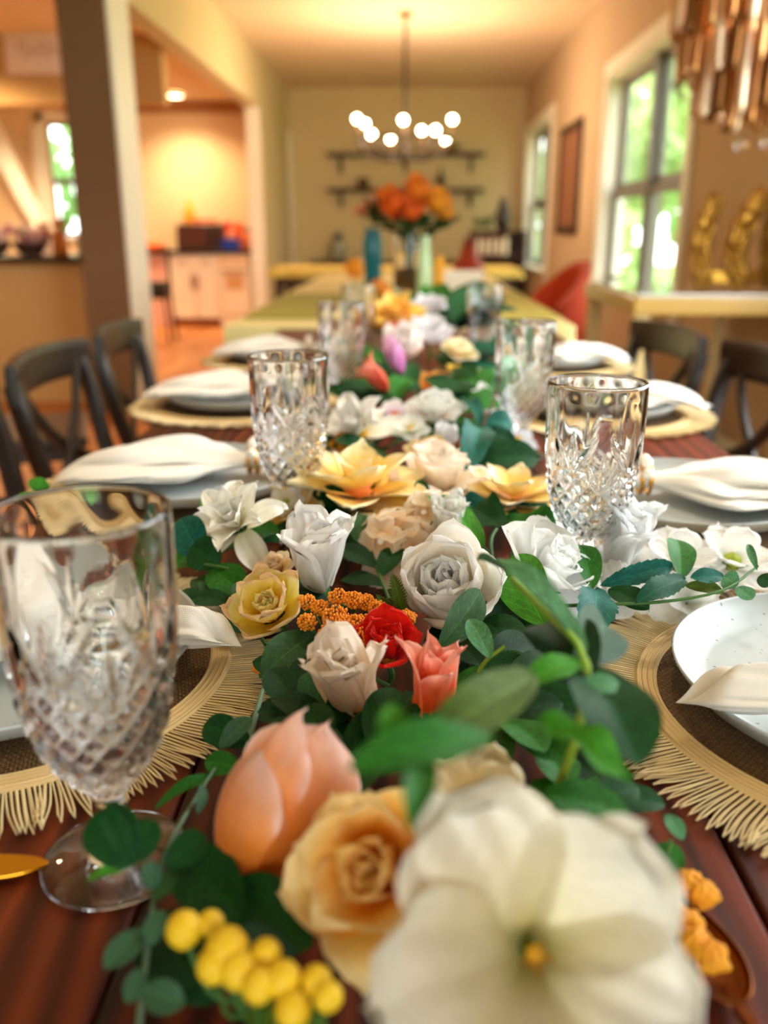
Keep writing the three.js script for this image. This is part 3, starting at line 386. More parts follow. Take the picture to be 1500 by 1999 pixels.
// peninsula: dark top on the half wall and what stands on it
solo('countertop', 'dark countertop on the half wall left of the post', 'countertop', rbox(2.6, 0.04, 0.5, 0.008), std('#2b1a14', 0.25), [-3.18, 0.882, -5.6]);
function potPlant(label, x, z, cols, n, s) { const p = thing('flower_bowl', label, 'bowl', [x, 0.903, z]); part(p, 'bowl', lathe([[0, 0], [0.06, 0], [0.1, 0.05], [0.11, 0.08], [0.1, 0.08], [0, 0.03]], 20), std('#5a3a2a', 0.5)); for (let i = 0; i < n; i++) part(p, 'ornament', ball(s * between(0.7, 1.2), 0.06, i, 10, 8), std(cols[i % cols.length], 0.4), [between(-0.09, 0.09), 0.09 + between(0, 0.07), between(-0.06, 0.06)]); }
potPlant('bowl of pink and cream baubles on the dark peninsula countertop', -2.36, -5.6, ['#d9a09a', '#f0cfae', '#8a3b3b', '#e8b9b0'], 12, 0.035);
potPlant('bowl of plum and rose baubles at the left edge of the peninsula', -2.6, -5.62, ['#c98a8a', '#5a2430', '#e0b0a8'], 9, 0.035);
{ const d = thing('figurine', 'orange decorative figure on the peninsula beside the window', 'ornament', [-2.17, 0.903, -5.6]); part(d, 'body', lathe([[0, 0], [0.05, 0], [0.045, 0.08], [0.03, 0.14], [0.02, 0.16], [0, 0.16]], 18), std('#d9741c', 0.5)); part(d, 'head', ball(0.035, 0.05, 3), std('#e08a38', 0.5), [0, 0.185, 0]); part(d, 'arm', tube([[-0.03, 0.11, 0], [-0.09, 0.15, 0], [-0.12, 0.2, 0]], 0.012, 8, 6), std('#d9741c', 0.5)); part(d, 'arm', tube([[0.03, 0.11, 0], [0.05, 0.16, 0], [0.03, 0.22, 0]], 0.012, 8, 6), std('#7a4520', 0.5)); }
{ const g = thing('glass_jar', 'clear glass jar with a white lid beside the post', 'jar', [-2.0, 0.903, -5.58]); part(g, 'body', lathe([[0, 0], [0.05, 0], [0.055, 0.01], [0.055, 0.1], [0.05, 0.11], [0.045, 0.11], [0.05, 0.1], [0.05, 0.012], [0, 0.01]], 24), std('#cfc9b4', 0.15)); part(g, 'lid', lathe([[0, 0.14], [0.02, 0.138], [0.052, 0.125], [0.054, 0.111], [0, 0.111]], 24), std('#e8ded0', 0.4)); }
// ---------------------------------------------------------------- dining table and chairs
{
  const t = thing('dining_table', 'long dark stained plank dining table under the flower garland', 'table', [0.02, 0, -1.12]), W = 0.84, L = 3.2, n = 6, w = W / n;
  for (let i = 0; i < n; i++) {
    const g = rbox(w - 0.0016, 0.032, L, 0.003, -W / 2 + (i + 0.5) * w, T - 0.016 - (i % 2) * 0.0006, 0), p = g.attributes.position, uv = g.attributes.uv;
    for (let k = 0; k < uv.count; k++) uv.setXY(k, p.getX(k) + i * 0.37, p.getZ(k) / 2 + i * 0.29); part(t, 'plank', g, M.table);
  }
  const flat = std('#4a2112', 0.5);
  for (const s of [-1, 1]) { part(t, 'apron', rbox(0.025, 0.09, L - 0.2, 0.004, s * (W / 2 - 0.09), T - 0.08, 0), flat); part(t, 'apron', rbox(W - 0.2, 0.09, 0.025, 0.004, 0, T - 0.08, s * (L / 2 - 0.1)), flat); for (const z of [-1, 1]) part(t, 'leg', lathe([[0, 0], [0.03, 0], [0.036, 0.1], [0.03, 0.14], [0.045, 0.5], [0.05, 0.6], [0.05, 0.725], [0, 0.725]], 16), flat, [s * (W / 2 - 0.13), 0, z * (L / 2 - 0.14)]); }
}
function makeChair(label, pos, turn) { // cross-back bistro chair facing +z
  const c = thing('dining_chair', label, 'chair', pos, turn), m = M.chair, S = [-1, 1];
  part(c, 'seat', rbox(0.41, 0.035, 0.4, 0.016, 0, 0.455, 0.02), m); part(c, 'seat_rail', merge([rbox(0.34, 0.045, 0.02, 0.004, 0, 0.42, 0.16), rbox(0.02, 0.045, 0.32, 0.004, 0.165, 0.42, 0), rbox(0.02, 0.045, 0.32, 0.004, -0.165, 0.42, 0)]), m);
  for (const s of S) { part(c, 'leg', bar([[s * 0.165, 0.44, 0.17], [s * 0.18, 0.22, 0.185], [s * 0.19, 0, 0.2]], 0.034, 0.034, 6, [0, 0, 1]), m); part(c, 'leg', bar([[s * 0.17, 0.44, -0.15], [s * 0.185, 0.2, -0.2], [s * 0.2, 0, -0.26]], 0.034, 0.034, 6, [0, 0, 1]), m);
    part(c, 'back_post', bar([[s * 0.17, 0.43, -0.15], [s * 0.192, 0.56, -0.19], [s * 0.205, 0.67, -0.212], [s * 0.2, 0.752, -0.23]], 0.03, 0.034, 14, [0, 0, 1]), m);
    part(c, 'cross_slat', bar([[s * 0.165, 0.745, -0.235 + s * 0.006], [s * 0.09, 0.655, -0.22 + s * 0.006], [0, 0.585, -0.21 + s * 0.006], [-s * 0.1, 0.53, -0.19 + s * 0.006], [-s * 0.155, 0.47, -0.155]], 0.028, 0.014, 18, [0, 0, 1]), m); }
  part(c, 'top_rail', bar([[-0.222, 0.754, -0.222], [-0.11, 0.758, -0.25], [0, 0.76, -0.258], [0.11, 0.758, -0.25], [0.222, 0.754, -0.222]], 0.024, 0.082, 20, [0, 1, 0]), m);
  part(c, 'stretcher', merge([bar([[-0.18, 0.22, 0.185], [0.18, 0.22, 0.185]], 0.02, 0.024, 2), bar([[-0.18, 0.18, 0.17], [-0.185, 0.2, -0.2]], 0.02, 0.024, 2), bar([[0.18, 0.18, 0.17], [0.185, 0.2, -0.2]], 0.02, 0.024, 2)]), m);
  return c;
}
const chair = makeChair('dark cross-back chair second from the camera on the left of the table', [-0.545, 0.011, -1.87], rad(92));
copy(chair, 'dark cross-back chair third from the camera on the left, nearest the post', [-0.55, 0.011, -2.36], rad(86));
copy(chair, 'dark cross-back chair at the left picture edge, nearest the camera', [-0.545, 0.011, -1.36], rad(90));
copy(chair, 'dark cross-back chair in the back behind the left row', [-1.2, 0.011, -2.55], rad(70));
copy(chair, 'dark cross-back chair at the right picture edge of the table', [0.53, 0.011, -1.86], rad(-92));
copy(chair, 'dark cross-back chair behind the one at the right picture edge', [0.46, 0.011, -2.33], rad(-98));
// ---------------------------------------------------------------- cut crystal goblets
function gobletGeometry(NT, NB) {
  const R0 = 0.0385, outer = [], K = new THREE.CatmullRomCurve3([[0.0072, 0.026], [0.0068, 0.032], [0.0096, 0.041], [0.0178, 0.0505], [0.0262, 0.0635], [0.0328, 0.083], [0.0362, 0.104], [0.0378, 0.13], [0.0384, 0.16], [R0, 0.1765]].map(([r, y]) => new THREE.Vector3(r, y, 0)));
  const foot = [[0.0, 0.0006], [0.02, 0.0012], [0.033, 0], [0.0345, 0.0012], [0.0342, 0.0026], [0.026, 0.0046], [0.014, 0.0085], [0.0088, 0.0145], [0.0073, 0.021]];
  for (const [r, y] of foot) outer.push([r, y, 0]);
  for (let i = 0; i <= NB; i++) { const p = K.getPoint(i / NB); outer.push([p.x, p.y, 1]); }
  const inner = [[R0 - 0.0004, 0.1778, 0], [R0 - 0.0012, 0.1784, 0], [R0 - 0.0021, 0.1777, 0], [R0 - 0.0023, 0.165, 0], [0.0352, 0.13, 0], [0.0332, 0.104, 0], [0.0296, 0.084, 0], [0.0232, 0.067, 0], [0.0155, 0.0575, 0], [0.008, 0.0535, 0], [0, 0.0525, 0]], rows = [...outer, ...inner], pos = [], idx = [];
  const cut = (a, y) => { // depth of the cut at angle a and height y: hobnail diamonds below, leaf-shaped blades fanning out above them
    const P = 5, f = ((a / (Math.PI * 2)) * P) % 1, u = (f - 0.5) * ((2 * Math.PI * 0.036) / P), h = y - 0.088; let d = 0;
    const arch = 0.024 - 26 * u * u; // top edge of the diamond field
    if (y > 0.043 && h < arch) { const s = 0.0142, e = ss(arch, arch - 0.004, h); for (const q of [u + h, u - h]) { const k = q / s, m = Math.abs(k - Math.round(k)) * s; d = Math.max(d, 0.0024 * clamp(1 - m / 0.0046, 0, 1) * (0.35 + 0.65 * e)); } }
    const edge = Math.abs(h - arch); d = Math.max(d, 0.0015 * clamp(1 - edge / 0.002, 0, 1) * (y > 0.055 ? 1 : 0));
    if (h > arch) for (const [bx, by, ang, len] of [[0, 0.025, 0, 0.03], [0.002, 0.024, 0.5, 0.034], [-0.002, 0.024, -0.5, 0.034], [0.0226, -0.006, 0, 0.044], [-0.0226, -0.006, 0, 0.044], [0.0215, 0.0, -0.32, 0.034], [-0.0215, 0.0, 0.32, 0.034]]) {
      const dx = u - bx, dy = h - by, t = (dx * Math.sin(ang) + dy * Math.cos(ang)) / len, w = dx * Math.cos(ang) - dy * Math.sin(ang); if (t > 0 && t < 1) d = Math.max(d, 0.0017 * clamp(1 - Math.abs(w) / (0.0034 * Math.sin(Math.PI * Math.pow(t, 0.8)) + 1e-5), 0, 1)); }
    return d;
  };
  for (const [r, y, c] of rows) for (let j = 0; j < NT; j++) { const a = (j / NT) * Math.PI * 2; let q = r; if (c) { q -= cut(a, y); q += 0.0004 * Math.cos(a * 10) * ss(0.1, 0.13, y) * ss(0.176, 0.165, y); } pos.push(Math.cos(a) * q, y, Math.sin(a) * q); }
  for (let i = 0; i < rows.length - 1; i++) for (let j = 0; j < NT; j++) { const a = i * NT + j, b = i * NT + ((j + 1) % NT); idx.push(a, a + NT, b, b, a + NT, b + NT); }
  const g = new THREE.BufferGeometry(); g.setAttribute('position', new THREE.Float32BufferAttribute(pos, 3)); g.setIndex(idx); g.computeVertexNormals(); return g;
}
const nearGoblet = gobletGeometry(260, 120), farGoblet = gobletGeometry(120, 60);
[[-0.139, -0.345, 1, 0.2, 'large cut crystal goblet nearest the camera at the left'], [0.1476, -0.68, 1, 0.95, 'cut crystal goblet nearest the camera on the right, behind the white roses'], [-0.1135, -0.8247, 1, 0.5, 'cut crystal goblet on the left before the second white plate'], [0.1513, -1.147, 0, 0.2, 'second cut crystal goblet on the right, beside the teal leaf sprig'], [-0.1088, -1.437, 0, 0.7, 'third cut crystal goblet on the left, blurred'], [0.162, -1.93, 0, 0.4, 'third and farthest cut crystal goblet on the right'], [-0.1095, -1.936, 0, 0.9, 'farthest cut crystal goblet on the left']].forEach(([x, z, near, turn, label]) => solo('goblet', label, 'goblet', near ? nearGoblet : farGoblet, M.crystal, [x, T + 0.0004, z], [0, turn, 0], 'crystal goblets'));
// ---------------------------------------------------------------- place settings
const MATR = 0.146;
const fringeGeometry = (() => { // raffia loops sewn round the mat
  const list = [], n = 300; for (let i = 0; i < n; i++) { const a = (i / n) * Math.PI * 2, da = 0.0078, L = 0.038 + 0.005 * hash(i, 3), lean = (noise(i * 0.3, 2) - 0.5) * 0.1 + (hash(i, 9) - 0.5) * 0.02, lift = 0.0016 + 0.003 * hash(i, 5), q = (r, t, y) => [Math.cos(a + t) * r, y, Math.sin(a + t) * r];
    const g = new THREE.TubeGeometry(new THREE.CatmullRomCurve3([q(MATR - 0.004, -da, 0.003), q(MATR + L * 0.6, -da * 0.9 + lean * 0.5, 0.0035 + lift * 0.4), q(MATR + L * 0.95, -da * 0.45 + lean, 0.002 + lift), q(MATR + L, lean, 0.0015 + lift), q(MATR + L * 0.95, da * 0.45 + lean, 0.002 + lift), q(MATR + L * 0.6, da * 0.9 + lean * 0.5, 0.0035 + lift * 0.4), q(MATR - 0.004, da, 0.003)].map(V)), 14, 0.00062, 4); list.push(g); }
  return mergeGeometries(list);
})();
const matDisc = (() => { const g = lathe([[0, 0.0045], [0.06, 0.0045], [0.13, 0.0045], [MATR, 0.0042], [MATR + 0.001, 0.002], [MATR, 0.0003], [0, 0.0003]], 64), uv = g.attributes.uv, p = g.attributes.position; for (let i = 0; i < uv.count; i++) uv.setXY(i, p.getX(i) / 0.075, p.getZ(i) / 0.075); return g; })();
function makeMat(label, pos) { const m = thing('placemat', label, 'placemat', pos); part(m, 'woven_disc', matDisc, M.mat); const f = part(m, 'fringe', fringeGeometry, M.raffia); f.userData.kind = 'stuff'; part(m, 'border_band', lathe([[0.132, 0.0044], [0.133, 0.0058], [0.144, 0.0058], [0.1465, 0.004], [0.1465, 0.001]], 90), M.braid); for (const r of [0.134, 0.1375, 0.141, 0.1445]) part(m, 'braid', new THREE.TorusGeometry(r, 0.001, 5, 90).rotateX(Math.PI / 2).translate(0, 0.0058, 0), M.braid); return m; }
const mat0 = makeMat('round brown woven placemat with raffia fringe at right, nearest the camera', [0.296, T, -0.493]);
const plateGeometry = (() => { const g = lathe([[0, 0.003], [0.05, 0.003], [0.052, 0.0005], [0.062, 0.0005], [0.064, 0.003], [0.1, 0.005], [0.117, 0.011], [0.1245, 0.021], [0.125, 0.0225], [0.1238, 0.0233], [0.1222, 0.022], [0.115, 0.0125], [0.1, 0.0085], [0.06, 0.0068], [0, 0.0066]], 90), uv = g.attributes.uv, p = g.attributes.position; for (let i = 0; i < uv.count; i++) uv.setXY(i, p.getX(i) / 0.25 + 0.5, p.getZ(i) / 0.25 + 0.5); return g; })();
function napkinGeometry(o) { // linen pulled through a ring: x runs from the tail to the open fan
  const nx = 90, na = 96, pos = [], uv = [], idx = [], L = o.L;
  for (let i = 0; i <= nx; i++) { const t = i / nx, x = t * L, r = o.ring, A = ss(r - 0.17, r, t), B = ss(r, r + 0.3, t), end = Math.pow(ss(0, 0.07, t), 0.6), endB = 1 - 0.85 * Math.pow(t, 14);
    const w = (t < r ? lerp(o.tailW, 0.014, A) : lerp(0.014, o.fanW, B)) * end, h = (t < r ? lerp(o.tailH, 0.014, A) : lerp(0.014, o.fanH, B) * (1 - 0.25 * ss(0.7, 1, t))) * end * endB, k = t < r ? 1 - A : B, tw = o.twist * t;
    for (let j = 0; j <= na; j++) { const a = (j / na) * Math.PI * 2, fold = 1 + k * (o.f ?? 1) * (0.15 * Math.sin(a * 3 + tw) + 0.13 * (Math.abs(Math.sin(a * 3.5 + tw * 0.8 + o.seed)) * 2 - 1) + 0.05 * Math.sin(a * 13 - tw)), z = Math.cos(a) * w * fold + k * 0.008 * Math.sin(t * 9 + o.seed), y = Math.sin(a) * h * fold * (0.8 + 0.3 * Math.sin(Math.cos(a) * 4 * k + t * 5 + o.seed)); pos.push(x + k * (o.f ?? 1) * (t > r ? 1 : -1) * 0.012 * Math.sin(a * 2 + o.seed) * (t > r ? t : 1 - t / r), Math.max(y, -h * 0.75) + h * 0.75, z); uv.push(x / 0.05, (Math.cos(a) * w * (Math.sin(a) > 0 ? 1 : -1)) / 0.05 + j / 24); } }
  for (let i = 0; i < nx; i++) for (let j = 0; j < na; j++) { const a = i * (na + 1) + j; idx.push(a, a + 1, a + na + 1, a + 1, a + na + 2, a + na + 1); }
  const g = new THREE.BufferGeometry(); g.setAttribute('position', new THREE.Float32BufferAttribute(pos, 3)); g.setAttribute('uv', new THREE.Float32BufferAttribute(uv, 2)); g.setIndex(idx); g.computeVertexNormals(); return g;
}
const napA = napkinGeometry({ L: 0.3, ring: 0.34, f: 0.6, tailW: 0.019, tailH: 0.0155, fanW: 0.07, fanH: 0.026, twist: 5, seed: 1 }), napB = napkinGeometry({ L: 0.27, ring: 0.24, tailW: 0.028, tailH: 0.018, f: 1.15, fanW: 0.07, fanH: 0.0165, twist: 6, seed: 4 });
const ringBand = new THREE.TorusGeometry(0.0165, 0.0022, 8, 40).rotateY(Math.PI / 2);
function napkinRing(label, pos, turn) { const r = thing('napkin_ring', label, 'napkin ring', pos, turn); for (const dx of [-0.0045, 0.0045]) part(r, 'band', ringBand, M.gold, [dx, 0, 0]); for (const a of [0.5, 1.2, 1.9, 2.6]) part(r, 'pearl', new THREE.SphereGeometry(0.0062, 14, 10), M.pearl, [0, Math.sin(a) * 0.0205, Math.cos(a) * 0.0205]); return r; }
let ring0 = null;
function setting(center, mat, plate, nap, napLabel, ringLabel, napPos, turn, L, ringT, group) {
  if (mat) copy(mat0, mat, [center[0], T, center[1]], between(0, 6));
  solo('plate', plate, 'plate', plateGeometry, M.plate, [center[0], T + 0.0068, center[1]], [0, center[1] * 5, 0], 'white plates on the placemats');
  const y = T + 0.0068 + (nap === napA ? 0.0195 : 0.0165); solo('napkin', napLabel, 'napkin', nap, M.napkin, [napPos[0], y, napPos[1]], [0, turn, 0], 'linen napkins on the plates');
  const rx = napPos[0] + Math.cos(turn) * L * ringT, rz = napPos[1] - Math.sin(turn) * L * ringT; if (!ring0) ring0 = napkinRing(ringLabel, [rx, y + 0.0122, rz], turn); else copy(ring0, ringLabel, [rx, y + 0.0122, rz], turn);
}
setting([0.296, -0.493], null, 'speckled white plate at right, nearest the camera', napA, 'white linen napkin on the nearest right plate, its tail toward the garland', 'gold ring with pearls on the nearest right napkin', [0.166, -0.462], rad(-6), 0.3, 0.34);
setting([-0.268, -0.528], 'round woven placemat with raffia fringe behind the nearest goblet', 'white plate behind the nearest goblet at left', napA, 'white linen napkin behind the nearest goblet, its end poking out right', 'gold ring with pearls seen through the nearest goblet', [-0.117, -0.515], rad(176), 0.3, 0.34);
setting([0.295, -0.9], 'fringed placemat on the right beyond the nearest right goblet', 'white plate on the right beyond the nearest right goblet', napB, 'white napkin roll on the right plate beyond the nearest right goblet', 'gold ring with pearls on the napkin beyond the nearest right goblet', [0.19, -0.915], rad(-3), 0.27, 0.24);
setting([-0.25, -0.965], 'fringed placemat on the left beyond the nearest placemat', 'white plate on the left with a spread white napkin', napB, 'wide spread white napkin on the second left plate', 'gold pearl ring on the spread napkin of the second left plate', [-0.115, -0.985], rad(182), 0.27, 0.24);
setting([-0.29, -1.48], 'third fringed placemat on the left', 'third white plate on the left', napB, 'white napkin on the third left plate', 'gold pearl ring on the napkin of the third left plate', [-0.165, -1.48], rad(178), 0.27, 0.24);
setting([0.31, -1.42], 'third fringed placemat on the right', 'third white plate on the right', napB, 'white napkin on the third right plate', 'gold pearl ring on the napkin of the third right plate', [0.2, -1.42], rad(2), 0.27, 0.24);
setting([-0.29, -2.02], 'farthest fringed placemat on the left', 'farthest white plate on the left', napB, 'white napkin on the farthest left plate', 'gold pearl ring on the napkin of the farthest left plate', [-0.165, -2.02], rad(183), 0.27, 0.24);
setting([0.31, -1.95], 'farthest fringed placemat on the right', 'farthest white plate on the right', napB, 'white napkin on the farthest right plate', 'gold pearl ring on the napkin of the farthest right plate', [0.2, -1.95], rad(-3), 0.27, 0.24);
{ // gold knife at the left edge and gold spoon at the lower right
  const s = new THREE.Shape(); s.moveTo(0, -0.0085); s.bezierCurveTo(0.03, -0.0095, 0.06, -0.009, 0.066, 0.002); s.bezierCurveTo(0.062, 0.009, 0.03, 0.0095, 0, 0.0085); s.lineTo(-0.012, 0.004); s.lineTo(-0.012, -0.004); s.lineTo(0, -0.0085);
  const k = thing('knife', 'gold butter knife lying left of the goblet foot', 'knife', [-0.1694, 0.764, -0.3358], rad(4)); part(k, 'blade', new THREE.ExtrudeGeometry(s, { depth: 0.0012, bevelEnabled: true, bevelSize: 0.0006, bevelThickness: 0.0005, bevelSegments: 2, curveSegments: 16 }).rotateX(-Math.PI / 2).translate(-0.066, -0.001, 0), M.gold); part(k, 'handle', bar([[-0.076, 0, 0], [-0.13, 0.001, 0], [-0.2, 0.0015, 0]], 0.008, 0.006, 6), M.gold);
  const copper = std('#7a4422', 0.25, { metalness: 1 }), sp = thing('spoon', 'gold spoon lying beside the white flower at lower right', 'spoon', [0.1232, 0.763, -0.2875], rad(100)); const b = new THREE.SphereGeometry(1, 32, 12, 0, Math.PI * 2, Math.PI * 0.5, Math.PI * 0.5).scale(0.026, 0.007, 0.0145).translate(0, 0.0062, 0); part(sp, 'bowl', b, copper); part(sp, 'bowl_rim', new THREE.TorusGeometry(1, 0.035, 6, 48).rotateX(Math.PI / 2).scale(0.026, 0.02, 0.0145).translate(0, 0.0062, 0), copper); part(sp, 'handle', bar([[-0.028, 0.006, 0], [-0.05, 0.008, 0], [-0.1, 0.005, 0], [-0.15, 0.003, 0]], 0.006, 0.0035, 10), copper);
}
// ---------------------------------------------------------------- petals, leaves, flowers
function petalGeo(o, seed) {
  const nu = o.nu ?? 16, nv = o.nv ?? 20, p = o.p ?? 0.6, q = o.q ?? 3, s = o.s ?? 0.5, w0 = o.w0 ?? 0.12, t0 = rad(o.t0 ?? 20), bend = rad(o.bend ?? 30), curl = rad(o.curl ?? 0), cup = o.cup ?? 0.6, drop = o.drop ?? 0.1, edge = o.edge ?? 0.03, ruf = (o.ruf ?? 0.03) * 0.7, rk = o.rk ?? 3;
  const raw = (u) => Math.pow(u, p) * Math.pow(Math.max(0, 1 - Math.pow(u, q)), s); let norm = 1e-6; for (let i = 0; i <= 100; i++) norm = Math.max(norm, raw(i / 100));
  const line = [[0, o.r0 ?? 0, 0]], N = 60; for (let i = 1; i <= N; i++) { const u = (i / N) * 1.25, f = t0 + bend * u + curl * ss(0.55, 1.05, u), ds = (1.25 / N) * o.L, l = line[i - 1]; line.push([l[0] + Math.cos(f) * ds, l[1] + Math.sin(f) * ds, f]); } line[0][2] = t0;
  const at = (u) => { const k = clamp(u / 1.25, 0, 1) * N, i = Math.min(N - 1, Math.floor(k)), f = k - i; return [0, 1, 2].map((c) => lerp(line[i][c], line[i + 1][c], f)); };
  const pos = [], uv = [], col = [], idx = [], base = C(o.col[0]), mid = C(o.col[1]), tip = C(o.col[2]), rim = o.rim ? C(o.rim) : null, c = new THREE.Color();
  for (let i = 0; i <= nu; i++) for (let j = 0; j <= nv; j++) {
    const u = i / nu, v = (j / nv) * 2 - 1, ls = 1 - drop * v * v + edge * Math.sin(v * rk * 2.3 + seed * 4) * 0.6 + edge * (noise(v * 6 + 40, seed * 13) - 0.5) * 1.8, us = u * ls, [y, z, f] = at(us);
    const w = (o.W / 2) * (w0 * (s ? 1 - u : 1) + (1 - w0) * (raw(u) / norm)), A = Math.max(cup * (o.cupU ? lerp(1, o.cupU, u) : 1), 0.001), x = (w * Math.sin(v * A)) / Math.min(A, 1.57), n = (w * (1 - Math.cos(v * A))) / A + ruf * o.L * u * u * (Math.sin(v * rk * 3.14 + seed * 3) * (0.25 + Math.abs(v)) + 0.5 * Math.sin(u * 9 + v * 5 + seed)) - (o.groove ?? 0.01) * o.L * Math.exp(-((v / 0.12) ** 2)) * u;
    pos.push(x, y + Math.sin(f) * n, z - Math.cos(f) * n); uv.push(v * 0.5 + 0.5, u);
    c.copy(base).lerp(mid, ss(0, 0.45, u)).lerp(tip, ss(0.4, 1, u)); if (rim) c.lerp(rim, ss(0.72, 1, Math.max(u, Math.abs(v) * ss(0.3, 0.8, u))) * 0.85); const b = 0.95 + 0.1 * hash(i * 31 + seed, j); col.push(c.r * b, c.g * b, c.b * b);
  }
  for (let i = 0; i < nu; i++) for (let j = 0; j < nv; j++) { const a = i * (nv + 1) + j, b = a + nv + 1; idx.push(a, a + 1, b, a + 1, b + 1, b); }
  const g = new THREE.BufferGeometry(); g.setAttribute('position', new THREE.Float32BufferAttribute(pos, 3)); g.setAttribute('uv', new THREE.Float32BufferAttribute(uv, 2)); g.setAttribute('color', new THREE.Float32BufferAttribute(col, 3)); g.setIndex(idx); g.computeVertexNormals(); return g;
}
const UP = new THREE.Vector3(0, 1, 0);
function colored(g, hex) { const n = g.attributes.position.count, c = C(hex), a = new Float32Array(n * 3); for (let i = 0; i < n; i++) a.set([c.r, c.g, c.b], i * 3); g.setAttribute('color', new THREE.BufferAttribute(a, 3)); return g; }
// a flower: rings of petals round an axis; size is the scale of its lengths in metres
function addPetals(root, layers, size, seedAt = 0) {
  layers.forEach((l, k) => {
    const o = { ...l, L: l.L * size, W: l.W * size, r0: (l.r0 ?? 0.02) * size }, gs = [0, 1, 2].slice(0, l.vars ?? 2).map((v) => petalGeo(o, v + k * 3 + seedAt));
    for (let i = 0; i < l.n; i++) { const m = part(root, l.name ?? 'petal', gs[i % gs.length], l.mat ?? M.petal, [0, (l.y0 ?? 0) * size, 0]); const j = l.jit ?? 0.12; m.rotation.order = 'YXZ'; m.rotation.set((hash(i + seedAt, k) - 0.5) * j * 2, (l.phase ?? k * 0.7) + (i / l.n) * (l.span ?? Math.PI * 2) + (hash(i, k + seedAt) - 0.5) * j * 1.5, (hash(i + 9, k + seedAt) - 0.5) * j); m.scale.setScalar(1 + (hash(i + 3, k + seedAt) - 0.5) * 0.16); }
  });
}
let flowerCount = 0;
function flower(name, label, pos, dir, size, layers, o = {}) {
  const f = thing(name, label, 'flower', pos, 0, o.group); f.quaternion.setFromUnitVectors(UP, V(dir).normalize()); if (o.spin) f.rotateY(o.spin);
  addPetals(f, layers, size, ++flowerCount);
  if (o.center) part(f, 'center', o.center.geo.clone().scale(size, size, size).translate(0, (o.center.y ?? 0.06) * size, 0), o.center.mat);
  if (o.stamens) for (let i = 0; i < o.stamens.n; i++) { const a = (i / o.stamens.n) * 6.283, r = o.stamens.r * size, h = o.stamens.h * size; part(f, 'stamen', tube([[0, 0, 0], [Math.cos(a) * r * 0.4, h * 0.6, Math.sin(a) * r * 0.4], [Math.cos(a) * r, h, Math.sin(a) * r]], 0.012 * size, 6, 5), o.stamens.mat); }
  if (o.sepal !== false) for (let i = 0; i < 4; i++) { const m = part(f, 'sepal', sepalGeo, LM.green, [0, -0.01 * size, 0], [0, i * 1.57 + 0.4, 0]); m.scale.setScalar(size); }
  if (o.stem !== false) part(f, 'stem', tube([[0, 0.01 * size, 0], [0.05 * size, -0.22 * size, 0.02 * size], [0.02 * size, -(o.stem ?? 0.4) * size, -0.04 * size]], 0.032 * size + 0.0004, 8, 6), M.stem);
  return f;
}
const sepalGeo = (() => { const g = petalGeo({ L: 0.24, W: 0.14, t0: 70, bend: -40, cup: 0.5, q: 1.4, s: 0.9, col: ['#ffffff', '#ffffff', '#ffffff'], nu: 6, nv: 4 }, 1); g.deleteAttribute('color'); return g; })();
const knob = (bump = 0.1) => ball(0.1, bump, 3, 16, 12);
const yellowC = std('#d9a41c', 0.7), orangeC = std('#e0761a', 0.7), greenC = std('#9aa832', 0.7);
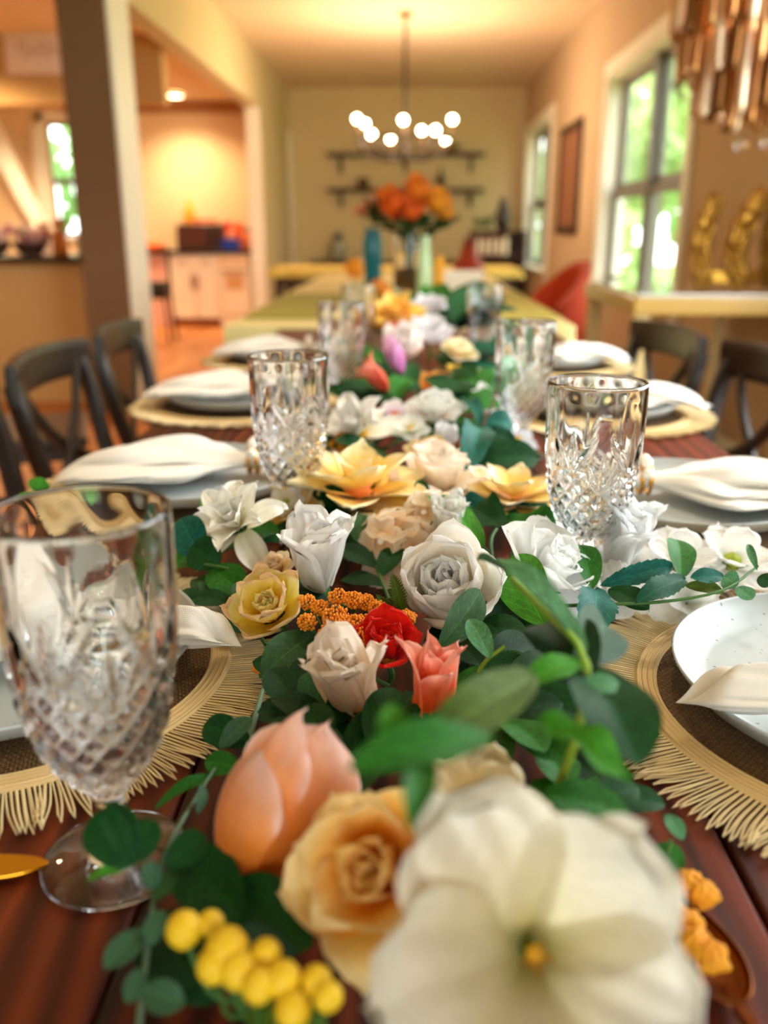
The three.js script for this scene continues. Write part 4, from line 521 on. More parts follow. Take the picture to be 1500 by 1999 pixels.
// --- kinds of bloom, as rings of petals (unit: flower radius about 0.5)
const K = {
  peony: (a, b, c, rim) => [
    { n: 5, L: 0.62, W: 0.56, t0: 55, bend: -62, cup: 1.0, drop: 0.16, ruf: 0.03, edge: 0.05, col: [a, b, c], rim, r0: 0.03, vars: 2 }, { n: 5, L: 0.6, W: 0.52, t0: 46, bend: -58, cup: 1.15, drop: 0.15, ruf: 0.03, edge: 0.06, col: [a, b, c], rim, r0: 0.03, y0: 0.02 },
    { n: 5, L: 0.5, W: 0.38, t0: 36, bend: -50, cup: 1.0, ruf: 0.05, edge: 0.08, rk: 4, col: [a, b, c], rim, y0: 0.05 }, { n: 6, L: 0.42, W: 0.24, t0: 22, bend: -34, cup: 1.1, ruf: 0.07, edge: 0.1, rk: 4, col: [a, b, c], y0: 0.08 }, { n: 6, L: 0.34, W: 0.16, t0: 10, bend: -20, cup: 1.2, ruf: 0.09, edge: 0.1, rk: 5, col: [a, b, c], y0: 0.1 }],
  openPeony: (a, b, c, rim) => [
    { n: 5, L: 0.6, W: 0.6, t0: 68, bend: -40, cup: 0.75, drop: 0.14, ruf: 0.035, edge: 0.07, rk: 4, col: [a, b, c], rim }, { n: 5, L: 0.55, W: 0.52, t0: 52, bend: -40, cup: 0.9, drop: 0.14, ruf: 0.04, edge: 0.07, rk: 4, col: [a, b, c], rim, y0: 0.03 },
    { n: 7, L: 0.33, W: 0.24, t0: 34, bend: -30, cup: 0.9, ruf: 0.08, edge: 0.1, rk: 5, col: [b, a, c], y0: 0.06 }, { n: 6, L: 0.24, W: 0.16, t0: 15, bend: -20, cup: 1.1, ruf: 0.1, edge: 0.1, rk: 5, col: [b, a, c], y0: 0.08 }],
  rose: (a, b, c, rim) => [
    { n: 5, L: 0.58, W: 0.6, t0: 62, bend: -20, curl: 50, cup: 0.6, drop: 0.1, ruf: 0.03, edge: 0.03, col: [a, b, c], rim }, { n: 5, L: 0.54, W: 0.52, t0: 42, bend: -24, curl: 40, cup: 0.85, drop: 0.1, ruf: 0.03, edge: 0.03, col: [a, b, c], rim, y0: 0.02 },
    { n: 4, L: 0.5, W: 0.42, t0: 26, bend: -26, curl: 26, cup: 1.15, ruf: 0.02, col: [a, b, c], y0: 0.04 }, { n: 4, L: 0.46, W: 0.3, t0: 12, bend: -16, curl: 14, cup: 1.4, ruf: 0.02, col: [a, b, c], y0: 0.06 }, { n: 3, L: 0.42, W: 0.2, t0: 4, bend: -8, cup: 1.6, ruf: 0.02, col: [a, b, c], y0: 0.06 }],
  bud: (a, b, c, rim) => [
    { n: 3, L: 0.92, W: 0.84, t0: 62, bend: -104, cup: 1.25, cupU: 0.7, drop: 0.04, ruf: 0.012, edge: 0.03, p: 0.5, q: 7, s: 0.45, col: [a, b, c], rim, r0: 0.04, phase: 0.4 }, { n: 3, L: 0.98, W: 0.8, t0: 56, bend: -96, cup: 1.3, cupU: 0.7, drop: 0.04, ruf: 0.012, edge: 0.03, p: 0.5, q: 7, s: 0.45, col: [a, b, c], rim, y0: 0.02, phase: 1.4 }, { n: 3, L: 0.96, W: 0.68, t0: 46, bend: -82, cup: 1.4, ruf: 0.015, p: 0.5, q: 6, s: 0.45, col: [a, b, c], rim, y0: 0.05, phase: 0.2 }, { n: 3, L: 0.9, W: 0.5, t0: 34, bend: -62, cup: 1.5, ruf: 0.02, col: [a, b, c], rim, y0: 0.07, phase: 1.2 }, { n: 3, L: 0.84, W: 0.34, t0: 16, bend: -32, cup: 1.6, ruf: 0.02, col: [a, b, c], y0: 0.08 }],
  gardenia: (a, b, c) => [
    { n: 5, L: 0.62, W: 0.36, t0: 84, bend: 8, curl: 68, cup: 0.55, ruf: 0.04, q: 2.2, s: 0.7, groove: 0.03, col: [a, b, c], jit: 0.25, mat: M.petalGloss }, { n: 5, L: 0.56, W: 0.34, t0: 52, bend: 4, curl: 60, cup: 0.6, ruf: 0.04, q: 2.2, s: 0.7, groove: 0.03, col: [a, b, c], y0: 0.03, jit: 0.25, mat: M.petalGloss }, { n: 5, L: 0.46, W: 0.28, t0: 24, bend: -4, curl: 44, cup: 0.9, ruf: 0.04, q: 2.2, s: 0.7, col: [a, b, c], y0: 0.05, jit: 0.2, mat: M.petalGloss }, { n: 3, L: 0.38, W: 0.2, t0: 6, bend: -6, curl: 20, cup: 1.2, col: [a, b, c], y0: 0.06, mat: M.petalGloss }],
  tulip: (a, b, c, rim) => [
    { n: 4, L: 0.95, W: 0.72, t0: 16, bend: -8, curl: 34, cup: 1.0, cupU: 0.7, p: 0.45, s: 0.32, q: 6, w0: 0.3, drop: 0.1, ruf: 0.05, edge: 0.08, rk: 6, groove: 0.02, col: [a, b, c], rim, r0: 0.06 }, { n: 3, L: 0.88, W: 0.6, t0: 8, bend: -8, curl: 22, cup: 1.15, p: 0.45, s: 0.32, q: 6, w0: 0.3, ruf: 0.06, edge: 0.08, rk: 6, col: [a, b, c], rim, r0: 0.04 }],
  star: (a, b, c) => [
    { n: 6, L: 0.62, W: 0.46, t0: 88, bend: 6, curl: -14, cup: 0.45, q: 2.4, s: 0.75, ruf: 0.03, groove: 0.02, col: [a, b, c], mat: M.petalGloss, jit: 0.16 }, { n: 6, L: 0.54, W: 0.4, t0: 76, bend: 6, curl: -10, cup: 0.55, q: 2.4, s: 0.75, ruf: 0.03, col: [a, b, c], y0: 0.05, mat: M.petalGloss, jit: 0.16 }, { n: 5, L: 0.42, W: 0.32, t0: 56, bend: -10, curl: 6, cup: 0.7, q: 2.4, s: 0.75, ruf: 0.03, col: [a, b, c], y0: 0.09, mat: M.petalGloss }, { n: 4, L: 0.26, W: 0.18, t0: 30, bend: 0, curl: 20, cup: 1.0, q: 1.9, s: 0.75, col: [a, b, c], y0: 0.1, mat: M.petalGloss }],
  trumpet: (a, b, c) => [{ n: 5, L: 0.72, W: 0.66, t0: 28, bend: 44, curl: 18, cup: 0.5, p: 0.75, q: 5, s: 0.4, drop: 0.06, ruf: 0.05, edge: 0.06, rk: 4, groove: 0.03, col: [a, b, c], r0: 0.03, jit: 0.1, nu: 22, nv: 18 }],
  flat: (a, b, c) => [{ n: 5, L: 0.55, W: 0.52, t0: 76, bend: 14, curl: -10, cup: 0.35, ruf: 0.05, edge: 0.07, rk: 4, drop: 0.1, col: [a, b, c] }, { n: 4, L: 0.42, W: 0.4, t0: 58, bend: 4, cup: 0.5, ruf: 0.06, edge: 0.08, rk: 4, col: [a, b, c], y0: 0.04 }],
  poppy: (a, b, c) => [{ n: 4, L: 0.6, W: 0.7, t0: 56, bend: -26, cup: 0.8, ruf: 0.06, edge: 0.06, rk: 5, drop: 0.1, col: [a, b, c] }, { n: 4, L: 0.5, W: 0.5, t0: 34, bend: -20, cup: 0.9, ruf: 0.07, edge: 0.07, rk: 5, col: [a, b, c], y0: 0.03 }, { n: 5, L: 0.36, W: 0.3, t0: 14, bend: -8, cup: 1.0, ruf: 0.09, edge: 0.08, rk: 5, col: [a, b, c], y0: 0.05 }],
  lily: (a, b, c, rim) => [{ n: 3, L: 0.9, W: 0.5, t0: 18, bend: -20, curl: 56, cup: 0.85, q: 2.2, s: 0.7, ruf: 0.02, groove: 0.02, col: [a, b, c], rim, r0: 0.05 }, { n: 3, L: 0.9, W: 0.42, t0: 10, bend: -12, curl: 40, cup: 0.9, q: 2.2, s: 0.7, col: [a, b, c], rim, r0: 0.04, phase: 1.05 }],
};
const W3 = ['#e3dcae', '#f4f0e2', '#fbfaf7'], CREAM = ['#d8b878', '#eed6ae', '#f6e9d2'], YEL = ['#e99a12', '#f6c445', '#f9e6a0'];
// a round head of many four-petalled florets
function hydrangea(label, pos, dir, size, n, cols, r) {
  const h = thing('hydrangea', label, 'flower', pos); h.quaternion.setFromUnitVectors(UP, V(dir).normalize());
  const gs = [0, 1].map((s) => petalGeo({ L: r * 0.62, W: r * 0.72, t0: 78, bend: 10, curl: 16, cup: 0.4, ruf: 0.06, edge: 0.04, drop: 0.08, col: cols, nu: 7, nv: 6, r0: r * 0.03 }, s + 3)), c = ball(r * 0.09, 0.1, 2, 8, 6);
  for (let i = 0; i < n; i++) { const y = 1 - (i / n) * 0.95, a = i * 2.39996, q = Math.sqrt(1 - y * y), d = new THREE.Vector3(Math.cos(a) * q, y, Math.sin(a) * q), f = new THREE.Group(); f.name = 'floret'; f.position.copy(d).multiplyScalar(size * (0.9 + 0.12 * hash(i, 2))); f.quaternion.setFromUnitVectors(UP, d); f.rotateY(i * 1.3); h.add(f);
    for (let k = 0; k < 4; k++) { const m = part(f, 'petal', gs[k % 2], M.petal); m.rotation.order = 'YXZ'; m.rotation.set((hash(i, k) - 0.5) * 0.5, k * 1.571, 0); } part(f, 'eye', c, M.pearl); }
  part(h, 'stem', tube([[0, -size * 0.8, 0], [0, 0, 0], [0, size * 0.6, 0]], size * 0.08, 6, 6), M.stem); return h;
}
// sprays of tiny orange beads on forked stalks
function yarrow(label, pos, clumps, mat, bead = 0.00105) {
  const y = thing('yarrow', label, 'flower', pos), o = V(pos), g = ball(1, 0.18, 4, 7, 5), m4 = new THREE.Matrix4();
  clumps.forEach(([c, r, few, len], k) => { const n = Math.round(few * 1.7); const p = V(c).sub(o), im = new THREE.InstancedMesh(g, mat, n); im.name = 'bead_cluster'; im.userData.kind = 'stuff'; im.castShadow = im.receiveShadow = true;
    for (let i = 0; i < n; i++) { const a = i * 2.4, h = 1 - (2 * (i + 0.5)) / n, q = Math.sqrt(1 - h * h), t = len ? (hash(i, k) - 0.5) * 2 : 0, s = bead * (0.7 + 0.7 * hash(i, k + 5)), rr = r * (0.75 + 0.35 * hash(i + 4, k)); m4.makeScale(s, s, s).setPosition(p.x + Math.cos(a) * q * rr + (len ? len[0] * t : 0), p.y + h * rr * 0.8 + (len ? len[1] * t : 0), p.z + Math.sin(a) * q * rr + (len ? len[2] * t : 0)); im.setMatrixAt(i, m4); }
    y.add(im); part(y, 'stalk', tube([[0, -0.012, 0], [p.x * 0.5, p.y * 0.4 - 0.008, p.z * 0.5], [p.x, p.y, p.z]], 0.0011, 8, 5), M.stem); });
  return y;
}
// --- leaves of unit length and width, growing along +y with their face to +z
function leafGeo(o, seed) {
  const nu = o.nu ?? 22, nv = 10, pos = [], uv = [], idx = []; const raw = (u) => Math.pow(u, o.p) * Math.pow(Math.max(0, 1 - Math.pow(u, o.q)), o.s); let norm = 1e-6; for (let i = 0; i <= 100; i++) norm = Math.max(norm, raw(i / 100));
  for (let i = 0; i <= nu; i++) for (let j = 0; j <= nv; j++) { const u = i / nu, v = (j / nv) * 2 - 1; let w = 0.5 * (raw(u) / norm) + 0.015 * (1 - u); if (o.serr) { const k = u * o.teeth, f = k - Math.floor(k); w *= 1 - o.serr * (1 - f) * (Math.abs(v) > 0.5 ? 1 : 0.4); }
    pos.push(v * w, u, (o.bow ?? 0.1) * 4 * u * (1 - u) + (o.fold ?? 0.12) * Math.abs(v) * w + (o.wave ?? 0.02) * Math.sin(u * (o.wk ?? 9) + seed * 2 + (v > 0 ? 1.3 : 0)) * Math.abs(v) + (o.tip ?? 0) * ss(0.6, 1, u)); uv.push(v * 0.5 + 0.5, u); }
  for (let i = 0; i < nu; i++) for (let j = 0; j < nv; j++) { const a = i * (nv + 1) + j, b = a + nv + 1; idx.push(a, a + 1, b, a + 1, b + 1, b); }
  const g = new THREE.BufferGeometry(); g.setAttribute('position', new THREE.Float32BufferAttribute(pos, 3)); g.setAttribute('uv', new THREE.Float32BufferAttribute(uv, 2)); g.setIndex(idx); g.computeVertexNormals(); return g;
}
const LG = {
  oval: [0, 1].map((s) => leafGeo({ p: 0.62, q: 2.2, s: 0.75, bow: 0.07, wave: 0.015 }, s)), long: [0, 1].map((s) => leafGeo({ p: 0.7, q: 1.5, s: 0.85, bow: 0.1, wave: 0.02 }, s)), round: [0, 1].map((s) => leafGeo({ p: 0.5, q: 3, s: 0.6, bow: 0.06, wave: 0.012 }, s)),
  toothed: [0, 1].map((s) => leafGeo({ p: 0.6, q: 2, s: 0.7, bow: 0.1, serr: 0.14, teeth: 9, wave: 0.03, nu: 45 }, s)), fern: [0, 1].map((s) => leafGeo({ p: 0.5, q: 1.6, s: 0.9, bow: 0.05, serr: 0.55, teeth: 16, nu: 80, fold: 0.3 }, s)), wavy: [0, 1].map((s) => leafGeo({ p: 0.6, q: 2.2, s: 0.7, bow: 0.12, wave: 0.07, wk: 13, fold: 0.2 }, s)),
};
const EYE = new THREE.Vector3(0, 0.85, 0.55).normalize();
let leafCount = 0;
function leaf(root, base, tip, width, kind, mat, hint, bow = 1) {
  const b = V(base).sub(root.position), t = V(tip).sub(root.position), y = t.clone().sub(b), len = y.length(); y.normalize(); const h = hint ? V(hint).normalize() : EYE, z = h.clone().addScaledVector(y, -h.dot(y)).normalize(), x = new THREE.Vector3().crossVectors(y, z);
  const m = part(root, 'leaf', LG[kind][leafCount++ % 2], mat); m.position.copy(b); m.quaternion.setFromRotationMatrix(new THREE.Matrix4().makeBasis(x, y, z)); m.scale.set(width, len, len * bow); return m;
}
function sprig(label, stem, leaves, o = {}) { // stem: points in the room; leaves: [base, tip, width, kind, material, face, bow]
  const s = thing('leaf_sprig', label, 'leaves', stem[0], 0, o.group), r = o.r ?? 0.0016; part(s, 'stem', tube(stem.map((p) => V(p).sub(s.position)), r, 14, 6, 0.6), o.mat ?? M.stem);
  for (const l of leaves) leaf(s, ...l); return s;
}
// a sprig whose leaves alternate along a curved stem
function autoSprig(label, from, to, o) {
  const a = V(from), b = V(to), mid = a.clone().lerp(b, 0.5).add(new THREE.Vector3(0, o.arch ?? 0.02, 0)), c = new THREE.CatmullRomCurve3([a, mid, b]), d = b.clone().sub(a).normalize(), side = new THREE.Vector3().crossVectors(d, UP).normalize(), L = [];
  for (let i = 0; i < o.n; i++) { const t = 0.15 + (0.85 * i) / (o.n - 1), p = c.getPoint(Math.min(1, t)), s = i % 2 ? 1 : -1, last = i === o.n - 1, ang = between(0.5, 1.1), dir = d.clone().multiplyScalar(last ? 1 : Math.cos(ang)).addScaledVector(side, last ? 0 : s * Math.sin(ang)).addScaledVector(UP, between(-0.15, 0.35)).normalize(), len = o.len * between(0.8, 1.2); L.push([p, p.clone().addScaledVector(dir, len), len * (o.wide ?? 0.5), o.kind, Array.isArray(o.mat) ? o.mat[i % o.mat.length] : o.mat, [between(-0.3, 0.3), 1, between(0, 0.5)]]); }
  return sprig(label, [a, mid, b], L, { r: o.r ?? 0.0014 });
}
// ---------------------------------------------------------------- the garland: blooms from the camera outward
flower('white_trumpet_flower', 'big white trumpet flower with a yellow throat nearest the camera', [0.0425, 0.818, -0.2373], [0.0, 0.6, 0.8], 0.091, K.trumpet('#c4ba70', '#e2d8b8', '#ebe6da'), { center: { geo: ball(0.03, 0.2, 2), mat: yellowC, y: 0.14 }, spin: 3.64, stamens: { n: 5, r: 0.05, h: 0.22, mat: yellowC } });
flower('yellow_rose', 'big yellow and cream ruffled rose behind the white trumpet flower', [-0.0043, 0.81, -0.2813], [-0.3, 0.6, 0.7], 0.074, K.rose('#f2960a', '#f8b62c', '#fbd884', '#fae8b4'), { spin: 1 });
flower('cream_rose', 'pale cream broad petals rising behind the white trumpet flower', [0.0291, 0.822, -0.2993], [0.1, 0.9, 0.15], 0.062, K.flat('#d9b878', '#ecd9a8', '#f1e6c8'), { spin: 0.3 });
flower('peach_rosebud', 'large closed peach rosebud with pink white petal tips', [-0.0691, 0.778, -0.3075], [0.3, 0.62, -0.25], 0.083, K.bud('#f07404', '#f89a38', '#fac096', '#fde4de'), { spin: 0.7 });
flower('cream_ranunculus', 'cream ruffled ranunculus beside the red poppy', [-0.0234, 0.78, -0.4373], [-0.25, 0.85, 0.15], 0.062, K.tulip('#eac68c', '#f3dcbb', '#faeee0'), { spin: 0.2 });
flower('red_poppy', 'bright red ruffled poppy between the orange yarrow and the white peony', [-0.0116, 0.79, -0.4967], [0.0, 0.92, 0.3], 0.055, K.poppy('#a80808', '#df1408', '#ee2414'), { center: { geo: knob(), mat: yellowC } });
flower('coral_lily', 'coral orange lily in front of the red poppy', [0.0118, 0.778, -0.4335], [0.14, 0.95, 0.05], 0.066, K.lily('#f04408', '#f86c24', '#f8a488', '#fbc0b0'), { spin: 0.4, stamens: { n: 5, r: 0.12, h: 0.6, mat: orangeC } });
flower('coral_bud', 'small coral tipped bud on a lime stem beside the coral lily', [0.0307, 0.81, -0.3784], [0.25, 0.9, 0.1], 0.018, K.bud('#e3b52c', '#f0a24a', '#f2564a'), { stem: 0.8 });
flower('yellow_peony', 'open yellow peony with pink tipped outer petals', [-0.0935, 0.79, -0.5598], [-0.18, 0.78, 0.5], 0.066, K.openPeony('#f8b41c', '#fbdc3e', '#fbf0a2', '#fbdcb8'), { spin: 0.9, center: { geo: knob(0.2), mat: yellowC, y: 0.1 } });
flower('white_tulip', 'tall ruffled white tulip behind the yellow peony', [-0.0659, 0.79, -0.6113], [0.04, 0.95, 0.25], 0.072, K.tulip('#efe9dc', '#f7f5f2', '#fbfaf9'), { spin: 0.45 });
flower('cream_rosebud', 'small cream rosebud between the yellow peony and the white tulip', [-0.0964, 0.805, -0.6096], [-0.3, 0.8, 0.5], 0.03, K.rose('#eda640', '#f5d69c', '#f9e8cc'), {});
flower('white_peony', 'full white peony at the centre of the garland', [0.0341, 0.79, -0.5855], [-0.15, 0.68, 0.66], 0.122, K.peony('#f4e0a4', '#fbf3e2', '#fdfcfa'), { spin: 0.3 });
flower('white_rose', 'large white rose behind the bright green leaf, right of the white peony', [0.0952, 0.792, -0.6111], [0.45, 0.75, 0.35], 0.095, K.rose('#e9e6d6', '#f4f4f1', '#fafbfb'), { spin: 0.8 });
flower('gardenia', 'white gardenia with curling petals left of the white tulip', [-0.142, 0.81, -0.6951], [-0.22, 0.62, 0.6], 0.08, K.gardenia('#e6d9a6', '#f5efdd', '#fbf9f3'), { spin: 0.5, stem: 0.5 });
flower('white_blossom', 'small white blossom between the gardenia and the yellow star flower', [-0.1155, 0.8, -0.7929], [-0.2, 0.8, 0.4], 0.04, K.flat(...W3), { center: { geo: knob(), mat: greenC } });
flower('yellow_star_flower', 'large open yellow star flower with an orange heart', [-0.0502, 0.795, -0.8107], [0.0, 1, 0.04], 0.15, K.star('#f49a1a', '#fad252', '#fcf0c6'), { spin: 0.35, center: { geo: knob(0.25), mat: orangeC, y: 0.1 } });
flower('yellow_star_flower', 'single broad yellow bloom reaching left below the open star flower', [-0.1081, 0.788, -0.7903], [-0.4, 0.85, 0.4], 0.07, K.flat('#e9a018', '#f5c85a', '#f8e5b4'), { spin: 1.1 });
flower('peach_cream_rose', 'peach white rose right of the open yellow star flower', [0.0286, 0.79, -0.8551], [0.15, 1, 0.1], 0.105, K.rose('#eec690', '#f6e4c8', '#faf1e4', '#fbe8dc'), { spin: 1.4 });
flower('yellow_rose', 'yellow rose of wide waxy petals beside the right goblet', [0.1044, 0.79, -0.8309], [0.05, 1, 0.08], 0.1, K.star('#f4ac2a', '#fad870', '#fcefcc').slice(0, 3), { spin: 0.2 });
hydrangea('cream hydrangea head left of the white peony', [-0.0087, 0.782, -0.7116], [-0.1, 0.85, 0.45], 0.031, 8, ['#eebc84', '#f8dcb4', '#fbeedc'], 0.038);
hydrangea('cream hydrangea head behind the white peony', [0.0232, 0.79, -0.7437], [0.1, 0.9, 0.2], 0.03, 7, ['#ecc48c', '#f8e2bc', '#fbf2e2'], 0.038);
flower('white_tulip', 'white cup bloom between the cream hydrangeas and the veined leaf', [0.0324, 0.795, -0.7096], [0.1, 0.9, 0.35], 0.05, K.tulip('#d6cf92', '#f2eedd', '#f9f8f4'), { spin: 1.2 });
flower('white_rose', 'white rose in front of the right goblet', [0.1764, 0.782, -0.6863], [0.05, 0.9, 0.35], 0.07, K.tulip('#efeee6', '#f5f6f5', '#fafbfb').concat(K.flat('#efeee6', '#f5f6f5', '#fafbfb')), { spin: 0.3 });
flower('white_silk_blossom', 'flat white silk blossom behind the round green leaf at right', [0.2279, 0.78, -0.687], [0.05, 0.9, 0.3], 0.078, K.flat('#eae9dc', '#f4f5f2', '#fafafa'), { center: { geo: knob(), mat: yellowC }, spin: 0.6 });
flower('white_silk_blossom', 'flat white silk blossom at the right end of the teal sprig', [0.2729, 0.78, -0.6941], [0.1, 0.9, 0.3], 0.08, K.flat('#eae9dc', '#f4f5f2', '#fafafa'), { center: { geo: knob(), mat: greenC }, spin: 1.9 });
flower('white_silk_blossom', 'sheer white blossom drooping over the right placemat fringe', [0.2121, 0.78, -0.6129], [0.05, 0.75, 0.65], 0.06, K.flat('#e5e4da', '#f0f0ec', '#f6f6f4'), { spin: 2.6 });
flower('white_silk_blossom', 'sheer white blossom under the serrated teal leaf', [0.1693, 0.78, -0.6363], [0, 0.8, 0.6], 0.05, K.flat('#e5e4da', '#f0f0ec', '#f6f6f4'), { spin: 0.9 });
// yarrow and billy buttons
const YO = std('#f79a1c', 0.65), YY = std('#f0b020', 0.65), YC = std('#efc41a', 0.6);
yarrow('orange yarrow spray between the yellow peony and the red poppy', [-0.0358, 0.778, -0.5338], [[[-0.0462, 0.81, -0.5178], 0.0085, 70], [[-0.0578, 0.81, -0.5337], 0.006, 40], [[-0.0679, 0.808, -0.5464], 0.006, 40], [[-0.065, 0.805, -0.5202], 0.006, 40], [[-0.0437, 0.805, -0.5054], 0.012, 130], [[-0.0336, 0.802, -0.5008], 0.012, 130], [[-0.031, 0.805, -0.5134], 0.01, 100], [[-0.0397, 0.798, -0.4943], 0.01, 110]], YO);
yarrow('golden yarrow spike reaching toward the white peony', [-0.034, 0.785, -0.5636], [[[-0.046, 0.816, -0.5374], 0.006, 40], [[-0.0354, 0.816, -0.5334], 0.0065, 50], [[-0.0269, 0.814, -0.534], 0.006, 50], [[-0.0188, 0.812, -0.5263], 0.006, 50], [[0.0005, 0.81, -0.5191], 0.0055, 50]], YO);
yarrow('orange yarrow sprig lying at the right of the white trumpet flower', [0.1197, 0.766, -0.3065], [[[0.1188, 0.772, -0.3293], 0.0045, 30], [[0.1264, 0.774, -0.3207], 0.0055, 45], [[0.1305, 0.774, -0.3146], 0.0055, 45], [[0.111, 0.772, -0.3132], 0.005, 40], [[0.1136, 0.772, -0.3028], 0.0065, 60], [[0.1199, 0.772, -0.2987], 0.005, 45], [[0.1201, 0.772, -0.289], 0.0055, 50], [[0.1238, 0.772, -0.2812], 0.0055, 50]], std('#eda21c', 0.65), 0.0018);
yarrow('tiny orange sprig on the placemat fringe below the yellow peony', [-0.0934, 0.766, -0.5184], [[[-0.0982, 0.772, -0.5178], 0.003, 24], [[-0.0723, 0.78, -0.5326], 0.003, 20]], YO, 0.0013);
{
  const b = thing('billy_buttons', 'spray of yellow billy buttons at the bottom left of the garland', 'flower', [-0.0539, 0.78, -0.2469]), o = V(b.position);
  const balls = [[[-0.0791, 0.81, -0.2503], 0.0066], [[-0.0701, 0.81, -0.2535], 0.0048], [[-0.0614, 0.812, -0.2398], 0.0076], [[-0.0649, 0.81, -0.2344], 0.006], [[-0.0562, 0.81, -0.2331], 0.0066], [[-0.0474, 0.812, -0.2382], 0.0052], [[-0.0404, 0.81, -0.2295], 0.0062], [[-0.0482, 0.81, -0.2266], 0.0058], [[-0.0291, 0.81, -0.2292], 0.0052], [[-0.0248, 0.81, -0.2231], 0.005], [[-0.0362, 0.806, -0.2211], 0.006]];
  const g = ball(1, 0.06, 5, 26, 18); for (const [p, r] of balls) { const q = V(p).sub(o); const s = part(b, 'button', g, YC); s.position.copy(q); s.scale.setScalar(r); part(b, 'stalk', tube([[0, 0, 0], [q.x * 0.6, q.y * 0.2, q.z * 0.6 + 0.004], [q.x, q.y - r * 0.6, q.z]], 0.0009, 8, 5), M.stem); }
}
// blooms farther along the table, softened by the lens
const far = [
  ['white_lily', 'large white lily left of the pink freesia, past the yellow star flower', [-0.06, 0.8, -1.09], [-0.35, 0.7, 0.5], 0.11, K.gardenia('#d9d2a4', '#f2eee4', '#f9f7f4')],
  ['white_blossom', 'small white blossom with a magenta heart beside the white lily', [-0.0181, 0.815, -1.131], [0, 0.9, 0.4], 0.055, K.flat('#d878b4', '#f0e2ea', '#f6f2f2')],
  ['white_blossom', 'white blossom with a pale orange heart left of the teal leaf sprig', [0.0344, 0.81, -1.124], [0, 0.92, 0.3], 0.085, K.rose('#f2b878', '#f5f0e8', '#f8faf8')],
  ['white_blossom', 'small white green blossom in front of the pale orange hearted one', [0.0022, 0.81, -1.071], [0, 0.92, 0.4], 0.05, K.flat('#b9c884', '#f0f0e4', '#f8f8f4')],
  ['white_rose', 'white round rose just left of the hanging teal leaf', [0.0461, 0.805, -1.011], [0, 0.9, 0.4], 0.052, K.peony('#e9e2d6', '#f4f2f0', '#f8f8f8')],
  ['yellow_rose', 'yellow cream rose behind the open yellow star flower', [0.0263, 0.8, -0.9442], [0, 0.9, 0.4], 0.06, K.rose('#eda526', '#f4cd70', '#f6e5b6')],
  ['pink_freesia', 'mauve pink freesia leaning left in the middle of the garland', [-0.0109, 0.82, -1.477], [-0.3, 0.85, 0.3], 0.075, K.lily('#d874b8', '#e59ad0', '#f0c4e0')],
  ['coral_freesia', 'long coral freesia below the mauve pink one', [-0.0325, 0.81, -1.364], [-0.6, 0.7, 0.2], 0.07, K.lily('#e6583a', '#ee7c5e', '#f2a48c')],
  ['orange_blossom', 'orange blossom with a pink petal in the middle of the garland', [0.0378, 0.81, -1.339], [0.1, 0.9, 0.4], 0.06, K.poppy('#ee7a10', '#f6a018', '#f6b860')],
  ['orange_blossom', 'tiny orange blossom beneath the white lily', [-0.08, 0.785, -1.063], [0, 0.9, 0.4], 0.04, K.poppy('#e88a10', '#f4a820', '#f6b83a')],
  ['peach_peony', 'peach white peony in the blurred middle of the garland', [-0.0076, 0.82, -1.65], [0, 0.8, 0.5], 0.13, K.peony('#f0a878', '#f6d8c4', '#faf2ee')],
  ['cream_rose', 'cream yellow rose right of the peach white peony', [0.0918, 0.82, -1.653], [0.2, 0.85, 0.4], 0.075, K.rose('#f0b24a', '#f4e0a4', '#f8f0d4')],
  ['yellow_blossom', 'small yellow blossom below the cream yellow rose', [0.0825, 0.805, -1.518], [0.1, 0.85, 0.4], 0.045, K.poppy('#e8a818', '#f2c42c', '#f4d460')],
  ['white_hyacinth', 'white bloom behind the peach white peony', [0.0463, 0.82, -1.904], [0.1, 0.85, 0.4], 0.11, K.openPeony('#e8e0e0', '#f2eef0', '#f8f6f8')],
  ['white_hyacinth', 'upper white bloom near the far end of the garland', [0.0481, 0.85, -2.115], [0.1, 0.9, 0.4], 0.11, K.openPeony('#e8e0e8', '#f2eef2', '#f8f6f8')],
  ['yellow_dahlia', 'yellow dahlia at the far end of the garland', [-0.0272, 0.86, -2.007], [-0.1, 0.85, 0.4], 0.13, K.star('#e89a10', '#f2b82c', '#f5d06a')],
  ['orange_blossom', 'small orange blossom at the left of the blurred peach peony', [-0.0295, 0.83, -1.939], [0, 0.85, 0.4], 0.06, K.poppy('#ee7010', '#f49040', '#f6b078')],
  ['white_blossom', 'pale pink white blossom between the teal sprig and the second right goblet', [0.1135, 0.805, -1.296], [0.2, 0.85, 0.4], 0.065, K.flat('#e0c8c4', '#f0e4e2', '#f6f2f2')],
  ['white_blossom', 'small white blossom at the foot of the second right goblet', [0.1448, 0.785, -1.131], [0.2, 0.85, 0.4], 0.05, K.flat('#dcdce4', '#f0f0f4', '#f8f8fa')],
  ['orange_rose', 'deep orange rose low beside the third left goblet', [-0.082, 0.78, -1.627], [0, 0.9, 0.4], 0.055, K.rose('#d8560c', '#ea7c20', '#f09a44')],
];
far.forEach(([n, l, p, d, s, k], i) => flower(n, l, p, d, s, k, { spin: i * 0.9, center: /lily|blossom|dahlia/.test(n) ? { geo: knob(0.2), mat: [yellowC, orangeC, greenC][i % 3] } : null, sepal: false }));
